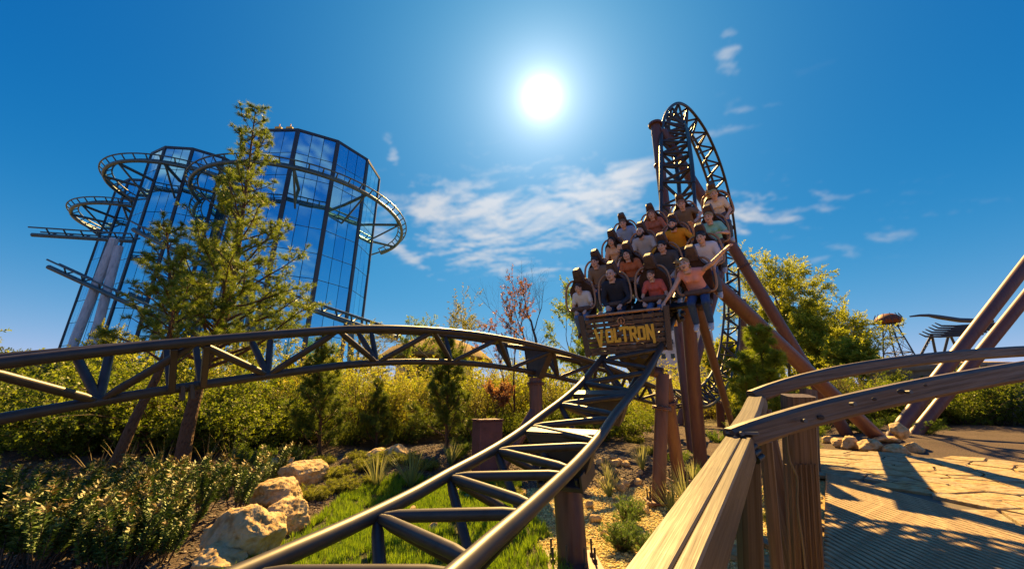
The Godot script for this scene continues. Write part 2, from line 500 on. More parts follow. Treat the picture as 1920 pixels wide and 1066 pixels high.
# ---------------------------------------------------------------- sky
func make_sky() -> ImageTexture:
	var w := 1600
	var h := 800
	var data := PackedFloat32Array()
	data.resize(w * h * 3)
	var nz := FastNoiseLite.new()
	nz.seed = 77
	nz.frequency = 1.0
	nz.fractal_octaves = 5
	nz.fractal_gain = 0.55
	var nb := FastNoiseLite.new()
	nb.seed = 5
	nb.frequency = 0.8
	nb.fractal_octaves = 3
	# banks of cirrus, the later ones out of view added to lift the fill light: azimuth, elevation, half width, half height (degrees), slant, strength
	var banks := [[4.0, 28.0, 19.0, 5.0, 0.06, 1.1], [-8.0, 28.0, 12.0, 3.0, -0.08, 0.9], [14.0, 31.0, 9.0, 3.0, 0.1, 0.75], [-2.0, 20.5, 16.0, 2.0, -0.14, 0.6], [33.0, 23.5, 11.0, 2.6, -0.05, 0.9],
		[36.5, 43.0, 2.2, 2.6, 0.3, 1.0], [-20.5, 35.0, 1.6, 1.6, -0.7, 0.8], [-16.5, 21.0, 5.0, 1.0, -0.55, 0.75], [34.0, 35.0, 8.0, 1.6, 0.12, 0.45], [1.0, 36.0, 6.0, 1.8, 0.0, 0.5], 
		[44.0, 17.0, 12.0, 1.6, 0.1, 0.35], [-84.0, 30.0, 12.0, 3.5, 0.1, 0.8], [95.0, 27.0, 18.0, 4.0, -0.05, 0.9], [-120.0, 34.0, 20.0, 4.0, 0.1, 0.9], [150.0, 30.0, 22.0, 4.5, 0.0, 0.9], [-165.0, 22.0, 14.0, 3.0, 0.1, 0.7], [70.0, 40.0, 8.0, 2.5, 0.2, 0.6], [-95.0, 24.0, 14.0, 3.0, 0.1, 0.9], [-108.0, 50.0, 16.0, 4.0, 0.0, 0.8], [-140.0, 50.0, 18.0, 4.5, 0.1, 0.9], [178.0, 46.0, 20.0, 4.5, 0.0, 0.9], [140.0, 52.0, 16.0, 4.0, -0.1, 0.8], [110.0, 44.0, 14.0, 4.0, 0.1, 0.9], [120.0, 22.0, 16.0, 3.0, 0.0, 0.9], [-150.0, 26.0, 16.0, 3.5, 0.05, 0.9], [165.0, 18.0, 18.0, 3.0, 0.0, 0.8], [-110.0, 62.0, 30.0, 4.0, 0.0, 0.7], [90.0, 64.0, 30.0, 4.0, 0.0, 0.7], [170.0, 66.0, 34.0, 4.0, 0.0, 0.7]]
	var k := 0
	for y in h:
		var el := 90.0 - (y + 0.5) * 180.0 / h
		var ce := cos(deg_to_rad(el))
		var se := sin(deg_to_rad(el))
		var low := exp(-maxf(el, 0.0) / 10.0)
		var mid := exp(-maxf(el, 0.0) / 24.0)
		for x in w:
			if el < -1.0:
				data[k] = 0.06
				data[k + 1] = 0.08
				data[k + 2] = 0.08
				k += 3
				continue
			var az := wrapf((x + 0.5) * 360.0 / w, -180.0, 180.0)  # the picture's first column lies along -z
			var ar := deg_to_rad(az)
			var d := Vector3(sin(ar) * ce, se, -cos(ar) * ce)
			var gam := rad_to_deg(acos(clampf(d.dot(sun_dir), -1.0, 1.0)))
			var a1 := 1.0 * exp(-gam / 3.4)
			var a2 := exp(-gam / 20.0)
			var core := 6.0 * exp(-pow(gam / 0.8, 1.0))
			var r := 0.95 * low * low + a1 + 0.65 * pow(a2, 1.5) * mid + 0.32 * exp(-gam / 10.5) + core
			var g := 0.042 + 0.20 * mid + 0.46 * low + a1 + 0.62 * a2 + core
			var b := 0.31 + 0.40 * mid + 0.20 * low + a1 * 0.96 + 0.60 * a2 + core * 0.94
			if el > 3.0:
				var dens := 0.0
				for q in banks:
					var da: float = az - q[0]
					if absf(da) > q[2] * 2.2:
						continue
					var de: float = el - q[1] - da * q[4]
					if absf(de) > q[3] * 2.4:
						continue
					dens += q[5] * exp(-(da * da) / (q[2] * q[2]) - (de * de) / (q[3] * q[3]))
				if dens > 0.02:
					var s := Vector2(d.x, d.z) / (se + 0.12)
					var wig := nb.get_noise_2d(s.x * 1.5, s.y * 1.5) * 0.5
					var nn := nz.get_noise_2d(s.x * 3.0 + s.y * 1.2 + wig, s.y * 7.0 - s.x * 1.6 + wig * 2.0) * 0.5 + 0.5
					var n2 := nz.get_noise_2d(s.x * 9.0 + 40.0 + wig * 3.0, s.y * 20.0 - s.x * 5.0) * 0.5 + 0.5
					var cl := clampf((nn * 0.75 + n2 * 0.35 - 0.72 + minf(dens, 1.0) * 0.42) * 2.6, 0.0, 1.0) * clampf(dens * 2.0, 0.0, 1.0) * 0.8
					var lit := 0.66 + 0.5 * exp(-gam / 14.0)
					r = lerpf(r, lit + a1, cl)
					g = lerpf(g, lit * 1.0 + a1, cl)
					b = lerpf(b, lit * 1.02 + a1, cl)
			data[k] = r / EXPOSURE
			data[k + 1] = g / EXPOSURE
			data[k + 2] = b / EXPOSURE
			k += 3
	return ImageTexture.create_from_image(Image.create_from_data(w, h, false, Image.FORMAT_RGBF, data.to_byte_array()))


# ---------------------------------------------------------------- the way of the track
func way(u: float) -> Array:  # centre, tie direction, direction of run, up
	var n := WAY.size() / 2
	u = clampf(u, 0.0, n - 1.001)
	var i := int(u)
	var f := u - i
	var q := []
	for k in [i - 1, i, i + 1, i + 2]:
		q.append(clampi(k, 0, n - 1))
	var c: Vector3 = WAY[q[1] * 2].cubic_interpolate(WAY[q[2] * 2], WAY[q[0] * 2], WAY[q[3] * 2], f)
	var f2 := minf(f + 0.01, 1.0)
	var f1 := maxf(f2 - 0.02, 0.0)
	var d: Vector3 = WAY[q[1] * 2].cubic_interpolate(WAY[q[2] * 2], WAY[q[0] * 2], WAY[q[3] * 2], f2) - WAY[q[1] * 2].cubic_interpolate(WAY[q[2] * 2], WAY[q[0] * 2], WAY[q[3] * 2], f1)
	d = d.normalized()
	var s: Vector3 = WAY[q[1] * 2 + 1].lerp(WAY[q[2] * 2 + 1], f)
	s = (s - d * s.dot(d)).normalized()
	return [c, s, d, s.cross(d)]


var reach := PackedFloat32Array()  # metres along the way at every 0.05 of u


func measure() -> void:
	var prev: Vector3 = way(0.0)[0]
	var l := 0.0
	for k in range(0, (WAY.size() / 2 - 1) * 20 + 1):
		var p: Vector3 = way(k * 0.05)[0]
		l += p.distance_to(prev)
		prev = p
		reach.append(l)


func at_m(m: float) -> Array:  # the way at so many metres
	var lo := 0
	var hi := reach.size() - 1
	while hi - lo > 1:
		var mid := (lo + hi) / 2
		if reach[mid] <= m:
			lo = mid
		else:
			hi = mid
	return way((lo + clampf((m - reach[lo]) / maxf(reach[hi] - reach[lo], 1e-5), 0.0, 1.0)) * 0.05)


func m_of(u: float) -> float:
	return reach[clampi(int(round(u * 20.0)), 0, reach.size() - 1)]


func track(u0: float, u1: float, bay: float, depth: float, label: String, thick := 1.0) -> Node3D:
	var m0 := m_of(u0)
	var m1 := m_of(u1)
	var w0 := at_m(m0)
	var t := thing("coaster_track", Transform3D(Basis.IDENTITY, w0[0]), label, "coaster track", "lengths of brown steel coaster track")
	var o: Vector3 = w0[0]
	var rails := [[], []]
	var chord := []
	var n := int((m1 - m0) / 0.22) + 2
	for k in n:
		var w := at_m(lerpf(m0, m1, float(k) / (n - 1)))
		rails[0].append(w[0] - w[1] * GAUGE * 0.5 - o)
		rails[1].append(w[0] + w[1] * GAUGE * 0.5 - o)
		chord.append(w[0] - w[3] * depth - o)
	for k in 2:
		var mb := MB.new()
		mb.tube(rails[k], rails[k].map(func(_p): return 0.057 * thick), 14)
		part("rail", mb.mesh(), M.steel, t)
	var mc := MB.new()
	mc.tube(chord, chord.map(func(_p): return 0.055 * thick), 12)
	part("spine_tube", mc.mesh(), M.steel, t)
	var bays := int((m1 - m0) / bay)
	for k in bays:
		var a := m0 + (k + 0.5) * bay
		var L0 := at_m(a)
		var L: Vector3 = L0[0] - L0[1] * GAUGE * 0.5 - L0[3] * 0.02
		var C0 := at_m(a - bay * 0.5)
		var C1 := at_m(a + bay * 0.5)
		var cn: Vector3 = C0[0] - C0[3] * depth
		var cn1: Vector3 = C1[0] - C1[3] * depth
		var Ra := at_m(a - bay * 0.42)
		var Rb := at_m(a + bay * 0.42)
		var ra: Vector3 = Ra[0] + Ra[1] * GAUGE * 0.5 - Ra[3] * 0.02
		var rb: Vector3 = Rb[0] + Rb[1] * GAUGE * 0.5 - Rb[3] * 0.02
		for pr in [[L, ra, "tie"], [L, rb, "tie"], [L, cn, "brace"], [L, cn1, "brace"], [ra, cn, "brace"], [rb, cn1, "brace"]]:
			var f := frame(pr[0] - o, pr[1] - pr[0], L0[3])
			f.basis.x *= thick
			f.basis.y *= thick
			f.basis.z *= pr[0].distance_to(pr[1])
			part(pr[2], M.strut, M.steel, t, f)
	return t


func column(top: Vector3, base: Vector3, r: float, label: String, rings := [], group := "rust brown steel support columns") -> Node3D:
	var t := thing("support_column", Transform3D(Basis.IDENTITY, base), label, "support column", group)
	var mb := MB.new()
	mb.tube([Vector3(0, -0.15, 0) + (base - top).normalized() * 0.1, Vector3.ZERO, top - base], [r, r, r], 24)
	part("tube", mb.mesh(), M.rust, t)
	var d := top - base
	for q in rings:
		var f := frame(d * q, d)
		f.basis = Basis(f.basis.x, f.basis.z, -f.basis.y)
		var fl := MB.new()
		fl.lathe([Vector2(r, -0.03), Vector2(r + 0.05, -0.03), Vector2(r + 0.055, -0.003), Vector2(r + 0.02, 0.0), Vector2(r + 0.055, 0.003), Vector2(r + 0.05, 0.03), Vector2(r, 0.03)], f, 24)
		var fp := part("flange", fl.mesh(), M.rust, t)
		for k in 10:
			var bo := MB.new()
			var a := TAU * k / 10
			var p: Vector3 = f * Vector3(cos(a) * (r + 0.035), 0, sin(a) * (r + 0.035))
			bo.rod(p - f.basis.y * 0.05, p + f.basis.y * 0.05, 0.011, 6)
			part("bolt", bo.mesh(), M.grey_metal, fp)
	return t


func footing(o: Node3D, r: float) -> void:  # base plate and its threaded bolts
	var mb := MB.new()
	mb.box(Transform3D(Basis.IDENTITY, Vector3(0, 0.02, 0)), Vector3(r * 3.6, 0.05, r * 3.6), 0.008)
	part("base_plate", mb.mesh(), M.rust, o)
	for k in 8:
		var a := TAU * (k + 0.5) / 8
		var b := MB.new()
		var p := Vector3(cos(a), 0, sin(a)) * r * 1.5
		b.rod(p, p + Vector3(0, 0.2 + 0.03 * (k % 3), 0), 0.014, 6)
		b.rod(p + Vector3(0, 0.05, 0), p + Vector3(0, 0.085, 0), 0.027, 6)
		part("anchor_bolt", b.mesh(), M.plate, o)


func tracks_and_columns() -> void:
	measure()
	var mb := MB.new()
	var pts := []
	var rad := []
	for q in [[0.0, 0.022], [0.06, 0.03], [0.16, 0.043], [0.5, 0.044], [0.84, 0.043], [0.94, 0.03], [1.0, 0.022]]:
		pts.append(Vector3(0, 0, q[0]))
		rad.append(q[1])
	mb.tube(pts, rad, 10, false)
	M.strut = mb.mesh()
	var front := track(0.0, 21.6, 0.88, 0.5, "dark steel coaster track under the train, its two rails running down to the lawn")
	track(21.6, 37.7, 1.15, 0.5, "tall twisted coaster arch of lattice steel rising behind the train into the sky", 1.35)
	var low := track(37.7, 49.0, 1.75, 0.6, "low arched coaster track span crossing in front of the tall pine and the shrubs", 1.12)
	# box saddles where columns carry the rails, and a rail joint near the lawn
	for q in [[front, 11.0, 0.62], [front, 16.2, 0.6], [front, 13.6, 0.5], [low, 40.9, 0.7]]:
		var w := way(q[1])
		var o: Node3D = q[0]
		var f := Transform3D(Basis(w[1], w[3], w[1].cross(w[3])), w[0] - o.position)
		var s := MB.new()
		s.box(f.translated_local(Vector3(0, -0.02, 0)), Vector3(GAUGE - 0.1, 0.05, 0.17), 0.006)
		for sz in [-0.07, 0.07]:
			var g := f.translated_local(Vector3(0, 0, sz - 0.006))
			s.prism([Vector2(-0.46, -0.04), Vector2(0.46, -0.04), Vector2(0.2, -q[2]), Vector2(-0.2, -q[2])], g, 0.014)
		for sx in [-1.0, 1.0]:
			var e := f.translated_local(Vector3(sx * 0.33, -0.04 - (q[2] - 0.04) * 0.5, 0))
			e.basis = e.basis.rotated(e.basis.z.normalized(), -sx * atan2(0.26, q[2] - 0.04))
			s.box(e, Vector3(0.02, q[2] * 1.08, 0.2), 0.003)
		part("saddle", s.mesh(), M.plate, o)
	var wj := way(4.05)
	var fj := Transform3D(Basis(wj[1], wj[3], wj[1].cross(wj[3])), wj[0] - front.position)
	for sx in [-1.0, 1.0]:
		var s := MB.new()
		s.box(fj.translated_local(Vector3(sx * 0.47, -0.015, -0.06)), Vector3(0.1, 0.1, 0.1), 0.008)
		s.box(fj.translated_local(Vector3(sx * 0.47, -0.015, 0.06)), Vector3(0.1, 0.1, 0.1), 0.008)
		part("rail_joint", s.mesh(), M.plate, front)
	for sz in [-0.075, 0.075]:
		var s := MB.new()
		s.box(fj.translated_local(Vector3(0, -0.06, sz)), Vector3(0.86, 0.1, 0.07), 0.008)
		part("cross_beam", s.mesh(), M.plate, front)
	var wl := way(46.0)
	var fl := Transform3D(Basis(wl[1], wl[3], wl[1].cross(wl[3])), wl[0] - low.position)
	for sz in [-0.16, 0.16]:
		for sx in [-1.0, 1.0]:
			var s := MB.new()
			var a: Vector3 = fl * Vector3(sx * 0.5, -0.05, sz)
			var b: Vector3 = fl * Vector3(sx * 0.1, -0.6, sz)
			var e := frame((a + b) * 0.5, b - a, fl.basis.z)
			s.box(e, Vector3(0.1, 0.07, a.distance_to(b)), 0.006)
			part("joint_post", s.mesh(), M.steel, low)
		var s2 := MB.new()
		s2.box(fl.translated_local(Vector3(0, -0.66, sz * 0.3)), Vector3(0.2, 0.2, 0.05), 0.006)
		part("spine_flange", s2.mesh(), M.plate, low)

	# columns: under the near track
	var w := way(11.0)
	var top: Vector3 = w[0] - w[3] * 0.62 - w[1] * 0.02
	var c := column(top, ground(top.x + 0.03, top.z + 0.02), 0.175, "stout brown column carrying the near track beside the yellow gravel", [])
	footing(c, 0.175)
	var s := MB.new()
	var cf := Transform3D(Basis(w[1], w[3], w[1].cross(w[3])), top - c.position)
	s.box(cf.translated_local(Vector3(0, 0.03, 0)), Vector3(0.56, 0.06, 0.5), 0.01)
	for sx in [-1.0, 1.0]:
		s.box(cf.translated_local(Vector3(sx * 0.28, 0.1, 0)), Vector3(0.03, 0.2, 0.5), 0.004)
	part("cradle", s.mesh(), M.plate, c)
	for sx in [-1.0, 1.0]:
		for sz in [-1.0, 1.0]:
			var b := MB.new()
			var p: Vector3 = cf * Vector3(sx * 0.21, 0.06, sz * 0.19)
			b.rod(p, p + cf.basis.y * 0.07, 0.03, 6)
			part("cradle_bolt", b.mesh(), M.grey_metal, c)
	# the pair under the front of the train
	var w2 := way(16.2)
	var top2: Vector3 = w2[0] - w2[3] * 0.58
	c = column(P(1243, 700, 7.35), gp(1235, 943), 0.12, "upright brown column with a bolted ring under the front of the train", [0.72])
	footing(c, 0.12)
	var cap := MB.new()
	cap.rod(P(1243, 700, 7.35) - c.position, top2 + Vector3(0, 0.05, 0) - c.position, 0.11, 16)
	part("head_tube", cap.mesh(), M.rust, c)
	c = column(P(1246, 706, 7.6), gp(1275, 902), 0.13, "leaning brown column behind the one with the bolted ring", [0.78])
	footing(c, 0.13)
	c = column(P(1287, 545, 9.6), gp(1315, 878), 0.165, "thick upright brown column rising beneath the middle seats", [])
	footing(c, 0.165)
	column(P(1304, 560, 10.6), gp(1376, 806), 0.14, "slanting brown column between the thick upright one and the timber rail joint", [])
	# the A-frame of the tall arch
	var head := P(1229, 234, 17.0)
	c = column(head, ground(head.x - 0.35, head.z + 0.3), 0.2, "tallest brown column standing straight up to the top of the arch", [0.84])
	var gus := MB.new()
	var hk := way(24.0)
	var hp: Vector3 = hk[0] - hk[3] * 0.5
	gus.tube([head - c.position - Vector3(0, 0.4, 0), hp - c.position], [0.26, 0.2], 14)
	gus.rod(head - c.position - Vector3(0, 0.05, 0), head - c.position + Vector3(0, 0.06, 0), 0.3, 20)
	part("head_arm", gus.mesh(), M.rust, c)
	var foot := P(1588, 812, 14.6)
	column(head + Vector3(0.25, -0.35, 0.0), ground(foot.x, foot.z), 0.215, "long leaning brown tube from the arch head down behind the boulders", [0.52])
	foot = P(1650, 824, 12.7)
	column(P(1316, 508, 11.0), ground(foot.x, foot.z), 0.215, "lower leaning brown tube from the rear seats down to the boulders", [])
	foot = P(1268, 760, 23.0)
	column(P(1356, 497, 26.0), ground(foot.x, foot.z), 0.24, "thin far brown strut leaning beneath the arch towards the red wall", [0.97])
	foot = P(1396, 790, 27.5)
	column(P(1392, 560, 28.2), ground(foot.x, foot.z), 0.26, "far brown column behind the falling side of the arch", [])
	foot = P(1352, 795, 22.0)
	column(P(1350, 752, 21.8), ground(foot.x, foot.z), 0.22, "short far brown post under the foot of the arch", [])
	foot = P(1672, 812, 13.2)
	column(P(2560, -320, 16.5), ground(foot.x, foot.z), 0.2, "heavy brown tube leaning up over the flagstone path beside the boulders", [])
	foot = P(1716, 812, 14.0)
	column(P(2620, -300, 17.5), ground(foot.x, foot.z), 0.19, "second heavy brown tube leaning over the path, next to its twin", [])
	# the pair under the low span
	var wk := way(40.9)
	top = wk[0] - wk[3] * 0.72
	c = column(top, ground(top.x, top.z), 0.165, "upright brown column under the low arched span, next to the plum block", [0.93])
	footing(c, 0.165)
	foot = gp(925, 893)
	column(top - Vector3(0, 0.75, 0), foot + Vector3(0.2, 0.2, 0), 0.13, "slanting brown brace running from the low span column to the plum block", [])


# ---------------------------------------------------------------- ground, path
func land() -> void:
	var xs := []
	var zs := []
	var x := -14.0
	while x < 14.0:
		xs.append(x)
		x += 0.14
	var step := 0.2
	while x < 3000.0:
		xs.append(x)
		xs.push_front(-x)
		step *= 1.3
		x += step
	var z := 3.0
	while z > -20.0:
		zs.append(z)
		z -= 0.14
	step = 0.2
	while z > -3000.0:
		zs.append(z)
		step *= 1.3
		z -= step
	zs.push_front(12.0)
	zs.push_front(60.0)
	zs.push_front(600.0)
	var nz := FastNoiseLite.new()
	nz.seed = 9
	nz.frequency = 0.7
	nz.fractal_octaves = 4
	var v := PackedVector3Array()
	var nr := PackedVector3Array()
	var cs := PackedColorArray()
	var ix := PackedInt32Array()
	for j in zs.size():
		for i in xs.size():
			var X: float = xs[i]
			var Z: float = zs[j]
			var near: bool = absf(X) < 16.0 and Z > -22.0
			var q := nz.get_noise_2d(X, Z)
			v.append(Vector3(X, hgt(X, Z) + (q * 0.03 if near and edge(X, Z) < -0.2 else 0.0), Z))
			nr.append(Vector3(hgt(X - 0.1, Z) - hgt(X + 0.1, Z), 0.2, hgt(X, Z - 0.1) - hgt(X, Z + 0.1)).normalized())
			cs.append(soil(X, Z, q))
	var w := xs.size()
	for j in zs.size() - 1:
		for i in w - 1:
			var a := j * w + i
			ix.append_array(PackedInt32Array([a, a + w, a + 1, a + 1, a + w, a + w + 1]))
	# rows run away from the eye: make the faces look up
	if (v[ix[1]] - v[ix[0]]).cross(v[ix[2]] - v[ix[0]]).y > 0.0:
		for k in range(0, ix.size(), 3):
			var s := ix[k + 1]
			ix[k + 1] = ix[k + 2]
			ix[k + 2] = s
	var a := []
	a.resize(Mesh.ARRAY_MAX)
	a[Mesh.ARRAY_VERTEX] = v
	a[Mesh.ARRAY_NORMAL] = nr
	a[Mesh.ARRAY_COLOR] = cs
	a[Mesh.ARRAY_INDEX] = ix
	var m := ArrayMesh.new()
	m.add_surface_from_arrays(Mesh.PRIMITIVE_TRIANGLES, a)
	setting("ground", m, M.ground)


func is_lawn(x: float, z: float, q := 0.0) -> bool:
	var l := -3.3 - (z + 5.0) * 0.05
	return x > l and x < 0.55 + 0.5 * q + (z + 5.0) * 0.12 and z > -9.1 - 0.12 * (x + 3.0) + q * 0.5 and z < 3.0


func is_gravel(x: float, z: float, q := 0.0) -> bool:
	return x > 0.5 + q * 0.6 + (z + 5.0) * 0.12 and edge(x, z) < 0.1 and z > -8.0 - x * 0.15 + q * 1.3


func soil(x: float, z: float, q: float) -> Color:
	if is_gravel(x, z, q):
		return Color(0.62, 0.43, 0.15).lerp(Color(0.52, 0.35, 0.12), q * 0.5 + 0.5)
	if is_lawn(x, z, q):
		return Color(0.07, 0.075, 0.02)
	if -z > 26.0:
		return Color(0.20, 0.17, 0.08)
	return Color(0.12, 0.078, 0.06).lerp(Color(0.09, 0.062, 0.045), q * 0.5 + 0.5)


const DECK := 4.7


func path_and_deck() -> void:
	var u := Vector3(0.622, 0, -0.783)
	var n := Vector3(0.783, 0, 0.622)
	var o := Vector3(2.56, 0, -3.69)
	var bed := MB.new()
	bed.quad(o - u * 5.0 + Vector3(0, -0.035, 0), o - u * 5.0 + n * 9.0 + Vector3(0, -0.035, 0), o + u * 10.8 + n * 9.0 + Vector3(0, -0.035, 0), o + u * 10.8 + Vector3(0, -0.035, 0), Vector3.UP)
	var path := setting("path", bed.mesh(), mat(lin(0.12, 0.10, 0.08), 0.95))
	# irregular flagstones: the cells round scattered seeds, a joint left between them
	var seeds := []
	for i in 26:
		for j in 14:
			seeds.append(Vector2(-4.6 + i * 0.6 + rng.randf_range(-0.24, 0.24), 0.2 + j * 0.64 + rng.randf_range(-0.27, 0.27)))
	var placed := 0
	var rest := MB.new()
	for i in seeds.size():
		var s: Vector2 = seeds[i]
		var c := o + u * s.x + n * s.y
		if c.x * 0.985 + c.z * 0.17 < DECK + 0.08 or c.z > 1.5 or c.x < 1.5 or s.x > 10.6:
			continue
		var poly := [Vector2(-0.7, -0.7), Vector2(0.7, -0.7), Vector2(0.7, 0.7), Vector2(-0.7, 0.7)]
		for j in seeds.size():
			var d: Vector2 = seeds[j] - s
			if j == i or d.length_squared() > 3.0:
				continue
			var lim := d.length() * 0.5 - 0.021
			var dn := d.normalized()
			var cut := []
			for k in poly.size():
				var p: Vector2 = poly[k]
				var q: Vector2 = poly[(k + 1) % poly.size()]
				var a := p.dot(dn) - lim
				var b := q.dot(dn) - lim
				if a <= 0.0:
					cut.append(p)
				if (a < 0.0) != (b < 0.0):
					cut.append(p.lerp(q, a / (a - b)))
			poly = cut
			if poly.size() < 3:
				break
		if poly.size() < 3:
			continue
		var f := Transform3D(Basis(u, n, Vector3.UP), c + Vector3(0, -0.05, 0))
		var h := 0.048 + rng.randf() * 0.022
		if placed < 290:
			var mb := MB.new()
			mb.prism(poly, Transform3D.IDENTITY, h, 0.007)
			part("flagstone", mb.mesh(), M.flag[rng.randi() % 4], path, f)
			placed += 1
		else:
			rest.prism(poly, f, h, 0.006)
	if rest.v.size() > 0:
		var r := part("flagstones", rest.mesh(), M.flag[0], path)
		r.set_meta("kind", "stuff")
	# a ramp of narrow boards by the fence
	var deck := Node3D.new()
	deck.name = "boardwalk"
	add_child(deck)
	deck.set_meta("kind", "structure")
	var joist := MB.new()
	joist.box(Transform3D(Basis.IDENTITY, Vector3(2.6, -0.06, -2.9)), Vector3(0.1, 0.05, 4.6))
	joist.box(Transform3D(Basis.IDENTITY, Vector3(3.6, -0.06, -3.4)), Vector3(0.1, 0.05, 4.6))
	part("joist", joist.mesh(), M.wood_dark, deck)
	var dir := Vector3(-0.17, 0, 0.985)
	var across := Vector3(0.985, 0, 0.17)
	var ww := 1.1
	while ww < DECK:
		# each board runs from the edge of the path towards the eye
		var sf := (ww - 1.895) / 0.48
		var far := o + u * sf + n * 0.03
		if far.z > -1.6:
			ww += 0.072
			continue
		var l := minf((-0.8 - far.z) / 0.985, 6.2)
		var mb := MB.new()
		mb.box(Transform3D(Basis.IDENTITY, Vector3.ZERO), Vector3(0.05, 0.03, l), 0.006)
		part("slat", mb.mesh(), M.slat, deck, Transform3D(Basis(across, Vector3.UP, dir), far + dir * l * 0.5 + Vector3(0, 0.012 + rng.randf() * 0.003, 0)))
		ww += 0.072
	# a few stones let into the gravel on this side of the fence
	for q in [[1395, 1040, 0.5], [1330, 1062, 0.42], [1440, 1062, 0.4], [1420, 990, 0.35]]:
		var c := gp(q[0], q[1])
		var poly := []
		for k in 7:
			var an := TAU * k / 7
			poly.append(Vector2(cos(an), sin(an)) * q[2] * 0.5 * rng.randf_range(0.85, 1.1))
		var mb := MB.new()
		mb.prism(poly, Transform3D.IDENTITY, 0.06, 0.008)
		part("flagstone", mb.mesh(), M.flag[2], path, Transform3D(Basis(u, n, Vector3.UP), c + Vector3(0, -0.02, 0)))


# ---------------------------------------------------------------- timber fence
func timber(called: String, parent: Node3D, pts: Array, w: float, h: float, m: Material, up := Vector3.UP, bevel := 0.016) -> MeshInstance3D:
	var last := pts.size() - 1
	var f := frame(pts[0], pts[last] - pts[0], up)
	var inv := f.affine_inverse()
	var mb := MB.new()
	var prof := [Vector2(-w / 2 + bevel, h / 2), Vector2(w / 2 - bevel, h / 2), Vector2(w / 2, h / 2 - bevel), Vector2(w / 2, -h / 2 + bevel), Vector2(w / 2 - bevel, -h / 2), Vector2(-w / 2 + bevel, -h / 2), Vector2(-w / 2, -h / 2 + bevel), Vector2(-w / 2, h / 2 - bevel)]
	var rings := []
	for i in pts.size():
		var p: Vector3 = inv * pts[i]
		var d: Vector3 = inv.basis * (pts[mini(i + 1, last)] - pts[maxi(i - 1, 0)])
		var g := frame(p, d, inv.basis * up)
		var ring := []
		for q in prof:
			var wob := 1.0 + 0.012 * sin(i * 1.7 + q.x * 40.0)
			ring.append(g * Vector3(q.x * wob, q.y * wob, 0))
		rings.append(ring)
	for i in last:
		var mid: Vector3 = (rings[i][0] + rings[i][4] + rings[i + 1][0] + rings[i + 1][4]) * 0.25
		for k in 8:
			var k2 := (k + 1) % 8
			mb.quad(rings[i][k], rings[i][k2], rings[i + 1][k2], rings[i + 1][k], (rings[i][k] + rings[i][k2]) * 0.5 - mid)
	mb.face(rings[0], Vector3(0, 0, -1))
	mb.face(rings[last], Vector3(0, 0, 1))
	var node := part(called, mb.mesh(), m, parent)
	node.transform = parent.transform.affine_inverse() * f
	return node


func bent(a: Vector3, b: Vector3, c: Vector3, n := 12) -> Array:
	var r := []
	for k in n + 1:
		var t := float(k) / n
		r.append(a * (1 - t) * (1 - t) + b * 2.0 * t * (1 - t) + c * t * t)
	return r


